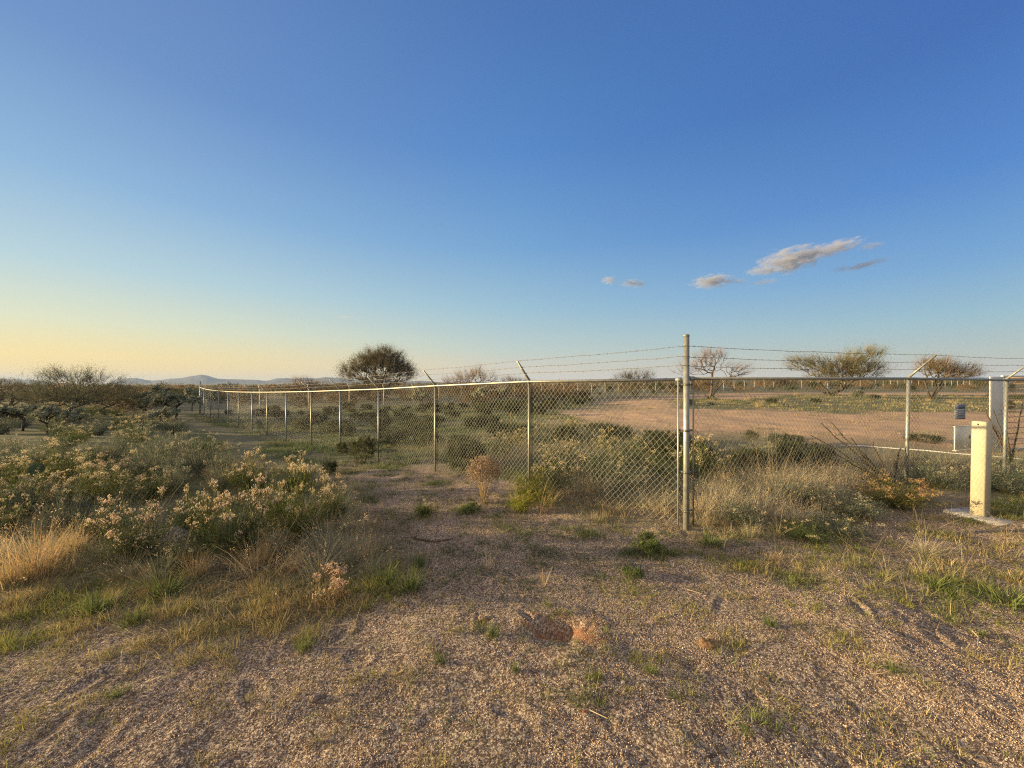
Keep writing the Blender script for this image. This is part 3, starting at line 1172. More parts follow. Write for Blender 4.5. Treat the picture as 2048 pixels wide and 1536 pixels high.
gpart('pillar', [(.26, .03, -.1, .54, .022, 2.0, .004)], M_greyp)
for i in range(13):
    g = Geo()
    tube(g, [(.6, .06, .16 + .142 * i), (4.5, .06, .16 + .142 * i)], .014 if i < 12 else .02, 8)
    link('bar', g.mesh('bar', [M_tanp]), gr)
gpart('gate_frame', [(.58, .05, .03, .045, .045, 1.85, .004), (4.26, .085, .03, .05, .045, 1.85, .004), (2.55, .05, 1.885, 4.0, .045, .05, .004)], M_greyp)
gpart('bottom_rail', [(2.26, .085, .0, 3.94, .045, .05, .004)], M_greyp)
g = Geo()
tube(g, [(.29, -.0, .95), (.29, -.04, .95), (.29, -.04, 1.07), (.29, 0, 1.07)], .009, 8)
link('handle', g.mesh('handle', [M_galv]), gr)

# ------------------------------------------------------------------ plants
GREEN, OLIVE, GREY, YEL, STRAW, TAN, DARK = (.075, .105, .028), (.080, .090, .036), (.135, .150, .090), (.19, .20, .035), (.46, .34, .17), (.55, .42, .25), (.05, .062, .026)


def up_dirs(rg, n, spread=1.0, up=.8):
    d = rg.normal(0, spread, (n, 3))
    d[:, 2] = np.abs(d[:, 2]) * .6 + up
    return d


def p_goldenbush(seed, R=.42, H=.55, green=GREEN, head=TAN, stems=85, heads=.8, lf=30, lw=.0045):
    """dome of thin green stems, dried pale flower heads on top"""
    rg = np.random.default_rng(seed)
    g, fl_ = Geo(), Geo()
    n = stems
    az = rg.uniform(0, 2 * np.pi, n)
    th = np.arccos(1 - rg.uniform(0, 1, n) * .72)
    lob = 1 + .16 * np.sin(az * 2 + seed) + .12 * np.sin(az * 3 + seed * 2)
    L = 1 / np.sqrt((np.sin(th) / (R * lob)) ** 2 + (np.cos(th) / H) ** 2) * rg.uniform(.72, 1.06, n)
    root = np.stack([rg.normal(0, .05, n), rg.normal(0, .05, n), np.zeros(n)], 1)
    lean0 = th * 1.15
    tips = blades(g, rg, root, az, lean0, L, .0065, -th * .35, 4, (.10, .085, .045), vcol(rg, n, green), .5)
    # side shoots and leaves
    t = rg.uniform(.22, 1, (n, lf))
    base = root[:, None] + (tips - root)[:, None] * t[..., None]
    base[..., 2] += (np.sin(t * np.pi) * .04 * L[:, None] * np.sin(th)[:, None])
    base = base.reshape(-1, 3) + rg.normal(0, .012 + .02 * R, (n * lf, 3))
    out = np.repeat(np.stack([np.cos(az) * np.sin(th), np.sin(az) * np.sin(th), np.cos(th)], 1), lf, 0)
    d = out + rg.normal(0, .45, out.shape) + (0, 0, .35)
    tt = t.reshape(-1, 1)
    colr = vcol(rg, n * lf, green, .32, .09)
    leaves(g, rg, base, d, rg.uniform(.022, .05, n * lf), rg.uniform(.7, 1.4, n * lf) * lw, colr)
    base[:, 2] = np.maximum(base[:, 2], .005)
    # flower heads in loose flat clusters
    k = int(n * heads)
    idx = rg.choice(n, k, replace=True)
    idx = idx[np.cos(th[idx]) > .62]
    m = 7
    q = np.repeat(tips[idx], m, 0) + rg.normal(0, .022, (len(idx) * m, 3)) * (1, 1, .7) + (0, 0, .012)
    segtubes(fl_, np.repeat(tips[idx] - (0, 0, .035), m, 0), q, .0011, .0011, 3, vcol(rg, len(q), (.30, .24, .12)))
    mm = 5
    q2 = np.repeat(q, mm, 0) + rg.normal(0, .0045, (len(q) * mm, 3))
    leaves(fl_, rg, q2, rg.normal(0, 1, q2.shape) + (0, 0, .8), rg.uniform(.008, .014, len(q2)), rg.uniform(.006, .011, len(q2)), vcol(rg, len(q2), head, .22, .07))
    return [('foliage', g.mesh('foliage', [M_leaf])), ('flower_heads', fl_.mesh('flower_heads', [M_leaf]))]


def p_grass(seed, n=170, H=.4, R=.07, colr=STRAW, tipc=None, lean=.55, bend=.7, wd=.0035, heads=0, seg=4, azb=None):
    rg = np.random.default_rng(seed)
    g = Geo()
    a0 = rg.uniform(0, 2 * np.pi, n)
    r = np.abs(rg.normal(0, R, n))
    root = np.stack([r * np.cos(a0), r * np.sin(a0), np.zeros(n)], 1)
    az = a0 + rg.normal(0, .5, n)
    if azb is not None:
        az = azb + rg.normal(0, .8, n)
    c0 = vcol(rg, n, colr, .25, .08)
    tips = blades(g, rg, root, az, np.abs(rg.normal(0, lean, n)) * .7 + .03, H * rg.uniform(.45, 1.08, n), wd * rg.uniform(.7, 1.3, n),
                  np.abs(rg.normal(0, bend, n)), seg, c0, vcol(rg, n, tipc if tipc is not None else colr, .2, .08), .15)
    if heads:
        k = rg.choice(n, int(n * heads))
        q = np.repeat(tips[k], 7, 0) + rg.normal(0, .016, (len(k) * 7, 3))
        leaves(g, rg, q, rg.normal(0, 1, q.shape) - (0, 0, .5), .014, .006, vcol(rg, len(q), TAN, .2, .06))
    return [('', g.mesh('grass_clump', [M_leaf]))]


def p_shrub(seed, R=.5, H=.6, colr=OLIVE, nb=150, lf=16, lL=.02, lw=.009, twig=.0035, wood=(.12, .09, .06), clumps=None, shell=.35, r_tip=.0018, open_=0.0, tw=5, twL=.1, zmin=.02):
    """woody shrub: branches to every clump, fine twigs and small leaves round them"""
    rg = np.random.default_rng(seed)
    if clumps is None:
        clumps = [(0, 0, H * .5, R * .8, R * .8, H * .5)]
        for _ in range(6):
            a = rg.uniform(0, 6.28)
            q = rg.uniform(.35, .75) * R
            clumps.append((q * math.cos(a), q * math.sin(a), H * rg.uniform(.4, .72), R * rg.uniform(.25, .42), R * rg.uniform(.25, .42), H * rg.uniform(.2, .32)))
    T_ = clump_points(rg, clumps, nb, shell)
    T_[:, 2] = np.maximum(T_[:, 2], zmin)
    stems = [[(0, 0, 0), (rg.normal(0, .03) * R, rg.normal(0, .03) * R, .06 * H)]]
    for _ in range(5):
        a = rg.uniform(0, 6.28)
        stems.append([(.12 * R * math.cos(a), .12 * R * math.sin(a), .12 * H), (.26 * R * math.cos(a), .26 * R * math.sin(a), .28 * H)])
    P, par, r, segs, cnt = skeleton(rg, T_, stems, r_tip)
    gb, gl = Geo(), Geo()
    segtubes(gb, segs[0], segs[1], segs[2], segs[3], 4, wood)
    ends = np.where(cnt <= 2)[0]
    ends = ends[ends > 0]
    E = P[ends]
    out = E - np.array([0, 0, H * .15])
    out /= np.linalg.norm(out, axis=1, keepdims=True)
    k = tw
    src = np.repeat(E, k, 0)
    d = np.repeat(out, k, 0) + rg.normal(0, .55, (len(src), 3)) + (0, 0, .25)
    d /= np.linalg.norm(d, axis=1, keepdims=True)
    Lt = rg.uniform(.5, 1.2, (len(src), 1)) * twL
    tip = src + d * Lt
    tip[:, 2] = np.maximum(tip[:, 2], .01)
    segtubes(gl if open_ < .5 else gb, src, tip, twig * .5, twig * .3, 3, vcol(rg, len(src), wood if open_ >= .5 else tuple(np.array(colr) * .8), .2, .08))
    if lf:
        m = lf
        t = rg.uniform(.05, 1.05, (len(src), m, 1))
        c = (src[:, None] + (tip - src)[:, None] * t).reshape(-1, 3) + rg.normal(0, twL * .10, (len(src) * m, 3))
        dd = np.repeat(d, m, 0) * .8 + rg.normal(0, .7, (len(c), 3))
        cl = vcol(rg, len(src), colr, .28, .08)
        leaves(gl, rg, c, dd, rg.uniform(.7, 1.3, len(c)) * lL, rg.uniform(.7, 1.3, len(c)) * lw, np.repeat(cl, m, 0) * np.exp(rg.normal(0, .15, (len(c), 1))))
    out_ = [('branches', gb.mesh('branches', [M_wood]))]
    if gl.n:
        out_.append(('foliage', gl.mesh('foliage', [M_leaf])))
    return out_


def p_tree(seed, clumps, stems, nt=420, colr=OLIVE, wood=(.10, .08, .055), twL=.45, tw=7, lf=0, tww=.016, r_tip=.012, lL=.07, lw=.02, shell=.4, droop=.2, spread=.5, upb=.25):
    rg = np.random.default_rng(seed)
    T_ = clump_points(rg, clumps, nt, shell)
    P, par, r, segs, cnt = skeleton(rg, T_, stems, r_tip, .5)
    gt, gb, gl = Geo(), Geo(), Geo()
    big = segs[3] > r_tip * 4.0
    for g_, m_ in ((gt, big), (gb, ~big)):
        if m_.any():
            segtubes(g_, segs[0][m_], segs[1][m_], segs[2][m_], segs[3][m_], 6 if g_ is gt else 4, wood)
    ends = np.where(cnt <= 3)[0]
    ends = ends[ends > 0]
    E = P[ends]
    cen = np.array([0, 0, np.mean([c[2] for c in clumps]) * .55])
    out = E - cen
    out /= np.linalg.norm(out, axis=1, keepdims=True)
    src = np.repeat(E, tw, 0)
    d = np.repeat(out, tw, 0) + rg.normal(0, spread, (len(src), 3)) + (0, 0, upb)
    d /= np.linalg.norm(d, axis=1, keepdims=True)
    n = len(src)
    az = np.arctan2(d[:, 1], d[:, 0])
    le = np.arccos(np.clip(d[:, 2], -1, 1))
    cl = vcol(rg, len(E), colr, .22, .07)
    cl = np.repeat(cl, tw, 0)
    tips = blades(gl, rg, src, az, le, twL * rg.uniform(.5, 1.2, n), tww * rg.uniform(.6, 1.2, n), rg.normal(droop, .25, n), 3, cl, cl * 1.15, .2)
    if lf:
        t = rg.uniform(.1, 1.05, (n, lf, 1))
        c = (src[:, None] + (tips - src)[:, None] * t).reshape(-1, 3) + rg.normal(0, twL * .07, (n * lf, 3))
        dd = np.repeat(d, lf, 0) + rg.normal(0, .6, (n * lf, 3))
        leaves(gl, rg, c, dd, rg.uniform(.6, 1.3, n * lf) * lL, rg.uniform(.6, 1.3, n * lf) * lw, np.repeat(cl, lf, 0) * np.exp(rg.normal(0, .18, (n * lf, 1))))
    parts = [('trunk', gt.mesh('trunk', [M_wood], True))]
    if gb.n:
        parts.append(('branches', gb.mesh('branches', [M_wood])))
    parts.append(('crown', gl.mesh('crown', [M_leaf])))
    return parts


def p_cholla(seed, R=.9, H=1.2, n=90, jl=.14, colr=(.26, .27, .17), trunk=(.065, .055, .042)):
    rg = np.random.default_rng(seed)
    cl = []
    for _ in range(7):
        a, q = rg.uniform(0, 6.28), rg.uniform(.3, 1) * R
        cl.append((q * math.cos(a), q * math.sin(a), H * rg.uniform(.55, .95), R * .32, R * .32, H * .16))
    T_ = clump_points(rg, cl, n, .6)
    T_[:, 2] = np.maximum(T_[:, 2], .15)
    P, par, r, segs, cnt = skeleton(rg, T_, [[(0, 0, 0), (.03, 0, H * .2), (.0, .04, H * .4)]], .014, .42, .2)
    gb, gl = Geo(), Geo()
    segtubes(gb, segs[0], segs[1], np.minimum(segs[2], .048), np.minimum(segs[3], .042), 6, trunk)
    ends = np.where(cnt <= 2)[0]
    ends = ends[ends > 0]
    src = np.repeat(P[ends], 9, 0)
    d = rg.normal(0, 1, src.shape) + (0, 0, -.1)
    d /= np.linalg.norm(d, axis=1, keepdims=True)
    e = src + d * rg.uniform(.6, 1.3, (len(src), 1)) * jl
    c = vcol(rg, len(src), colr, .15, .05)
    m = src * .65 + e * .35
    segtubes(gl, src, m, .012, .030, 6, c)
    segtubes(gl, m, src * .15 + e * .85, .030, .026, 6, c)
    segtubes(gl, src * .15 + e * .85, e, .026, .008, 6, c)
    k = 14
    q = (src[:, None] + (e - src)[:, None] * rg.uniform(.05, 1, (len(src), k, 1))).reshape(-1, 3)
    leaves(gl, rg, q, rg.normal(0, 1, q.shape), .065, .006, vcol(rg, len(q), (.50, .46, .33), .15, .04))
    return [('trunk', gb.mesh('trunk', [M_wood])), ('joints', gl.mesh('joints', [M_leaf]))]


def pads_geo(pads, seed):
    rg = np.random.default_rng(seed)
    g = Geo()
    V0, Q0, T0 = ball(14, 9)
    for (x, y, z, r, az, ti) in pads:
        V = V0 * np.array([r, .016 + r * .07, r * 1.12])
        V[:, 0] *= 1 - .22 * np.clip(-V[:, 2:3].ravel() / r, 0, 1)
        c, s = math.cos(ti), math.sin(ti)
        V = V @ np.array([[1, 0, 0], [0, c, s], [0, -s, c]])
        c, s = math.cos(az), math.sin(az)
        V = V @ np.array([[c, s, 0], [-s, c, 0], [0, 0, 1]])
        g.add(V + (x, y, z), Q0, T0, (.12, .165, .085))
        k = 70
        a, b = rg.uniform(0, 6.28, k), rg.uniform(0, 1, k) ** .5
        pts = np.stack([np.cos(a) * b * r, rg.choice([-1, 1], k) * (.016 + r * .07) * np.sqrt(1 - b ** 2 * .98), np.sin(a) * b * r * 1.12], 1)
        nrm = pts / np.array([r, .016 + r * .07, r]) ** 2
        pts = pts @ np.array([[c, s, 0], [-s, c, 0], [0, 0, 1]]) + (x, y, z)
        nrm = nrm @ np.array([[c, s, 0], [-s, c, 0], [0, 0, 1]])
        leaves(g, rg, pts, nrm / np.linalg.norm(nrm, axis=1, keepdims=True) + rg.normal(0, .3, (k, 3)), .03, .003, (.6, .5, .34))
    return g


def p_ocotillo(seed, wands, leafy=1.0):
    """long thorny canes; wands = list of (direction x, y, z, length)"""
    rg = np.random.default_rng(seed)
    gb, gl = Geo(), Geo()
    for (dx, dy, dz, L) in wands:
        d = np.array([dx, dy, dz], float)
        d /= np.linalg.norm(d)
        n = 9
        t = np.linspace(0, 1, n)[:, None]
        pts = d * t * L + np.array([0, 0, -1.]) * (t ** 2) * L * .04 + rg.normal(0, .012, (n, 3)) * t
        segtubes(gb, pts[:-1], pts[1:], .017 - .009 * t[:-1, 0], .017 - .009 * t[1:, 0], 5, (.075, .055, .045))
        k = int(L * 90)
        tt = rg.uniform(.05, 1, k)
        c = np.stack([np.interp(tt, t[:, 0], pts[:, i]) for i in range(3)], 1)
        leaves(gb, rg, c, rg.normal(0, 1, c.shape), .022, .003, (.14, .11, .08))
        k = int(L * 120 * leafy)
        if k:
            tt = rg.uniform(.0, .62, k)
            c = np.stack([np.interp(tt, t[:, 0], pts[:, i]) for i in range(3)], 1) + rg.normal(0, .02, (k, 3))
            leaves(gl, rg, c, rg.normal(0, 1, c.shape), .026, .012, vcol(rg, k, (.14, .15, .06)))
    out = [('canes', gb.mesh('canes', [M_wood]))]
    if gl.n:
        out.append(('foliage', gl.mesh('foliage', [M_leaf])))
    return out


def p_buckwheat(seed, R=.18, H=.42):
    rg = np.random.default_rng(seed)
    g, f = Geo(), Geo()
    n = 44
    az = rg.uniform(0, 6.28, n)
    tips = blades(g, rg, rg.normal(0, .02, (n, 3)) * (1, 1, 0), az, rg.uniform(.02, .5, n), H * rg.uniform(.62, .85, n), .005, rg.uniform(-.1, .15, n), 4, (.26, .20, .11), (.34, .24, .14), .6)
    k = 900
    v = rg.normal(0, 1, (k, 3))
    v /= np.linalg.norm(v, axis=1, keepdims=True)
    q = v * rg.uniform(.4, 1, (k, 1)) ** .5 * (R, R, R * .85) + (0, 0, H * .74)
    q = q[q[:, 2] > H * .50 + rg.uniform(0, .06, len(q))]
    src = tips[rg.integers(0, n, len(q))]
    segtubes(f, src * .35 + q * .65, q, .001, .001, 3, (.33, .22, .13))
    leaves(f, rg, np.repeat(q, 4, 0) + rg.normal(0, .008, (len(q) * 4, 3)), rg.normal(0, 1, (len(q) * 4, 3)), .012, .008, vcol(rg, len(q) * 4, (.32, .245, .165), .25, .06))
    return [('stems', g.mesh('stems', [M_leaf])), ('flower_heads', f.mesh('flower_heads', [M_leaf]))]


GB = [('flowering_shrub', p_goldenbush(20 + i, .36, .5, ((.060, .080, .026), (.100, .115, .030), (.075, .092, .036), (.065, .090, .030))[i], (.66, .54, .33) if i != 2 else (.66, .50, .36), heads=(.5, .9, 1.25, .2)[i], stems=105, lf=46, lw=.0055)) for i in range(4)]
GB_G = [('grey_shrub', p_goldenbush(40 + i, .40, .45, (.135, .150, .100), (.50, .45, .32), heads=.3, lf=44, stems=100, lw=.0055)) for i in range(3)]
STR = [('grass_clump', p_grass(50 + i, 240, .42, .08, STRAW, (.50, .36, .18), .5, .55, heads=.12)) for i in range(3)]
PSTR = [('grass_clump', p_grass(56 + i, 260, .34, .12, (.50, .42, .28), (.66, .55, .36), .7, 1.2, .0032, heads=.1)) for i in range(2)]
WISP = [('grass_clump', p_grass(60 + i, 190, .38, .06, (.22, .22, .14), (.42, .37, .25), .6, 1.3, .003, heads=.08)) for i in range(3)]
GREENT = [('grass_clump', p_grass(70 + i, 150, .16, .05, (.10, .145, .04), (.17, .19, .06), .5, .5, .0045)) for i in range(2)]
SPARSE = [('grass_clump', p_grass(75 + i, 34, .30, .03, (.42, .31, .18), (.5, .40, .25), .55, .35, .0035)) for i in range(3)]
DSH = [('green_shrub', p_shrub(80 + i, .42, .42, DARK if i != 1 else OLIVE, 200, 20, .024, .006)) for i in range(3)]
HERB = [('low_herb', p_shrub(90 + i, .13, .09, (.10, .135, .04) if i else (.16, .17, .04), 70, 14, .014, .0035, .0015, r_tip=.0008, tw=4, twL=.04, zmin=.004)) for i in range(3)]
BRUSH = [('bare_brush', p_shrub(100 + i, 1.2, 1.25, ((.15, .11, .05), (.12, .11, .055), (.22, .13, .05))[i], 190, 4, .05, .02, .008, (.15, .105, .065), tw=6, twL=.30, r_tip=.006, open_=1)) for i in range(3)]
CREO = [('creosote_bush', p_shrub(110 + i, 1.0, 1.1, OLIVE if i else (.075, .09, .045), 210, 9, .045, .02, .006, tw=5, twL=.22, r_tip=.004)) for i in range(3)]
CHOL = [('cholla_cactus', p_cholla(120 + i)) for i in range(3)]


def hgt(px, py_b, py_t):
    """distance and height of something standing at a ground pixel"""
    x, y = at(px, py_b)
    return x, y, (py_b - py_t) / F * y


# --- flowering and grey shrubs of the thicket outside the fence (pixel of foot, top row, pixel width)
LV = [
    (600, 1078, 950, 155, GB[1], 'big green shrub with pale pink flower heads at the right edge of the thicket'),
    (668, 1040, 968, 70, GB[2], 'narrow pink headed shrub touching the right side of the big flowering one'),
    (480, 1112, 985, 165, GB[2], 'wide shrub with cream flower heads just left of the big flowering one'),
    (420, 1098, 1008, 90, GB[0], 'dark leaved shrub with yellow cream heads behind the wide flowering shrub'),
    (268, 1122, 1012, 165, GB[2], 'rounded shrub with a pink cap of flowers in the middle of the thicket'),
    (385, 1068, 985, 110, GB[0], 'green shrub sprinkled with pale heads behind the pink capped one'),
    (590, 985, 920, 95, GB[1], 'orange tipped shrub in front of the fence gap, second row of the thicket'),
    (500, 990, 915, 105, GB[1], 'sunlit olive shrub with golden crown in the second row'),
    (440, 990, 925, 60, GB_G[0], 'small grey stemmed shrub left of the golden crowned one'),
    (548, 1040, 975, 60, GB[3], 'small green shrub squeezed between the two tallest flowering shrubs'),
    (175, 1012, 935, 150, GB[1], 'broad sunlit tan and gold shrub behind the tall straw clump'),
    (230, 978, 918, 95, GB[2], 'orange brown shrub in the sunny patch on the left'),
    (110, 965, 895, 120, GB[1], 'golden shrub growing behind the prickly pear'),
    (20, 975, 925, 90, GB[1], 'low golden mound at the left border'),
    (300, 1005, 945, 100, GB[0], 'pale green shrub with cream tips right of the orange brown shrub'),
    (345, 990, 925, 90, GB_G[1], 'grey green shrub in the shade of the third row'),
    (60, 1030, 960, 130, GB_G[2], 'shaded grey shrub in front of the low golden mound'),
    (130, 1060, 985, 120, GB_G[0], 'grey bush with bleached stalks left of the pink capped shrub'),
    (10, 1070, 1005, 90, GB[0], 'sunlit bush with cream heads cut by the left border'),
    (300, 960, 885, 130, GB_G[1], 'tall feathery grey green bush in the shaded back row'),
    (390, 955, 880, 110, GB_G[2], 'feathery grey bush next to the path through the thicket'),
    (445, 945, 893, 80, GB_G[0], 'grey bush closest to the receding fence'),
    (200, 1075, 1010, 100, GB[3], 'dark leafy bush behind the left side of the pink capped shrub'),
    (355, 1140, 1085, 90, GB[3], 'low dark bush in front of the pink capped shrub'),
    (560, 1118, 1065, 75, GB_G[1], 'wiry grey bush at the foot of the big flowering shrub'),
    (95, 930, 880, 110, GB_G[2], 'dull green mound in the shade beyond the golden shrub'),
    (210, 925, 875, 130, GB_G[0], 'flat topped grey green mound in the shaded middle ground'),
    (330, 912, 862, 110, GB_G[1], 'dark grey green mound under the cholla branches'),
    (15, 915, 870, 90, GB_G[1], 'dim green mound by the left border in the middle ground'),
    (410, 905, 868, 80, GB[3], 'small leafy mound with tiny white flowers beside the fence'),
]
for px, pb, pt, pw, pr_, lab in LV:
    x, y, h = hgt(px, pb, pt)
    wdt = pw / F * y
    base_w = .84 if pr_[0] == 'grey_shrub' else .76
    s_ = wdt / base_w * .82
    o = place(pr_, x, y, lab, 'shrub', 'shrubs of the thicket outside the fence', s_)
    o.scale[2] = h * 1.02 / (.52 if pr_[0] == 'flowering_shrub' else .47)

# dried pale flower plant low at the front
x, y, h = hgt(660, 1205, 1140)
place(('dried_flower', p_goldenbush(140, .12, .20, (.30, .20, .12), (.60, .43, .30), 45, 1.8, 6, .003)), x, y, 'small dried plant with pinkish white seed heads at the front edge of the thicket', 'wildflower', None, h / .25)
x, y, h = hgt(968, 1005, 908)
place(('dried_flower', p_buckwheat(141)), x, y, 'rust brown dome of dry flowers on bare stems against the fence', 'wildflower', None, h / .47)
for px, pb, w_ in ((1400, 1030, 1.0), (1440, 1020, 1.1), (1480, 1025, 1.0), (1520, 1030, 1.2), (1560, 1035, 1.0), (1600, 1040, .9), (1640, 1035, .8), (1320, 1020, 1.0), (1280, 1010, .9), (1460, 1000, 1.1), (1540, 1005, 1.0), (1420, 995, .9), (1860, 950, .9), (1900, 960, .8)):
    x, y = at(px, pb)
    place(PSTR[px % 2], x, y, 'pale bleached straw clump among others at the foot of the fence', 'grass tuft', 'bleached straw clumps at the foot of the fence', w_)
x, y = at(1082, 1024)
for sd_, dx_ in ((0, 0), (1, .12)):
    place(('grass_clump', p_grass(170 + sd_, 34, .55, .03, (.55, .43, .26), (.62, .40, .20), .6, 1.5, .005, heads=.2, azb=.0)), x + dx_, y + dx_ * .5, ('long bleached straws arching right from the yellow green bush', 'orange straw sagging against the foot of the sunlit mesh')[sd_], 'grass tuft', None, (1, .75)[sd_], rz=-.3)
x, y, h = hgt(676, 985, 930)
place(('dried_flower', p_grass(142, 7, .4, .01, (.3, .25, .15), None, .15, .1, .006, heads=3)[0:1]), x, y, 'single dry stalk with seed heads standing right of the thicket', 'wildflower', None, h / .4)

# straw and grass clumps
GRS = [
    (75, 1152, 1035, STR[0], 1.3, 'tall golden straw clump at the left border'),
    (20, 1165, 1080, STR[1], 1.3, 'shorter golden straw clump at the left border in front of the tall one'),
    (120, 1120, 1050, STR[2], 1.2, 'golden straw clump leaning right behind the tallest one'),
    (655, 1120, 1040, WISP[0], 1.5, 'grey green bunch grass arching right beside the big flowering shrub'),
    (540, 1125, 1060, STR[2], 1.0, 'bent straw stalks under the wide flowering shrub'),
    (700, 1130, 1075, WISP[1], 1.4, 'thin silvery grass at the right tip of the thicket'),
    (640, 1155, 1085, WISP[2], 1.3, 'silvery grass tuft in front of the arching bunch grass'),
    (745, 1150, 1095, WISP[0], 1.3, 'sparse grey grass at the edge of the bare path'),
    (975, 1140, 1082, SPARSE[0], 1.0, 'sparse upright straw tuft standing on the bare path'),
    (1088, 1172, 1128, SPARSE[1], 1.2, 'short straw tuft with bent stalks right of the upright one'),
    (1552, 1123, 1075, SPARSE[2], 1.0, 'broken straw tuft on the gravel right of the corner post'),
    (1500, 1075, 1040, WISP[1], 1.1, 'pale grass tuft at the foot of the shaded fence'),
    (610, 1300, 1262, GREENT[0], 1.0, 'yellow green grass tuft on the gravel below the dried flower plant'),
    (235, 1392, 1366, GREENT[1], 1.6, 'low dark green grass mat on the gravel at lower left'),
    (1300, 1345, 1318, GREENT[0], 1.3, 'green tuft on the gravel right of the dug hole'),
    (1195, 1358, 1332, GREENT[1], 1.0, 'small green tuft below the dug hole'),
    (1490, 1465, 1440, GREENT[0], 1.0, 'small green tuft near the bottom right of the gravel'),
    (1345, 1395, 1374, GREENT[1], 1.0, 'yellow green tuft on the gravel beneath the rock'),
    (1790, 1345, 1318, GREENT[0], 1.3, 'flat yellow green tuft on the gravel at lower right'),
    (880, 1322, 1298, GREENT[1], 1.2, 'tiny yellow green tuft left of the dug hole'),
    (985, 1270, 1246, GREENT[0], 1.4, 'low green tuft just left of the dug hole'),
    (1030, 1340, 1316, GREENT[0], .8, 'upright green tuft alone on the gravel below the hole'),
    (1540, 1252, 1225, GREENT[1], 1.2, 'green tuft on the gravel right of the small rock'),
    (1870, 1172, 1146, GREENT[0], 2.2, 'spreading green grass mat in front of the bollard'),
    (1945, 1075, 1055, SPARSE[0], 1.6, 'yellow grass tuft just in front of the slab'),
    (1850, 1108, 1066, WISP[2], 1.8, 'leafy dry tuft left of the slab'),
    (2020, 1210, 1165, GREENT[1], 2.4, 'thick dark green grass mat at the right border'),
    (838, 1132, 1098, GREENT[0], 1.0, 'single green grass tuft on the bare path'),
    (770, 1172, 1120, GREENT[1], 1.2, 'bright green tuft at the right end of the thicket edge'),
    (820, 1180, 1130, GREENT[0], 1.2, 'loose green tuft stepping onto the path'),
    (1420, 1090, 1056, GREENT[0], 1.6, 'yellow green weeds at the foot of the corner post'),
    (230, 1198, 1165, STR[1], 1.0, 'short straw and yellow grass on the sunny edge of the thicket'),
    (190, 1225, 1180, GREENT[0], 1.7, 'bright yellow green tuft at the front edge of the thicket'),
    (330, 1190, 1145, GREENT[0], 1.6, 'yellow green tuft among dry twigs at the thicket edge'),
    (270, 1245, 1205, GREENT[1], 1.3, 'yellow sprigs on the gravel below the thicket edge'),
    (560, 1225, 1190, STR[2], 1.4, 'collapsed orange straw left of the dried flower plant'),
]
for px, pb, pt, pr_, ws, lab in GRS:
    x, y, h = hgt(px, pb, pt)
    b_ = {'S': .40, 'W': .30, 'G': .15}['G' if pr_ in GREENT else 'W' if pr_ in WISP else 'S']
    s_ = h / b_ / (.75 if pr_ in SPARSE else 1)
    o = place(pr_, x, y, lab, 'grass tuft', 'grass tufts in front of the fence', s_ * ws * .8)
    o.scale[2] = s_

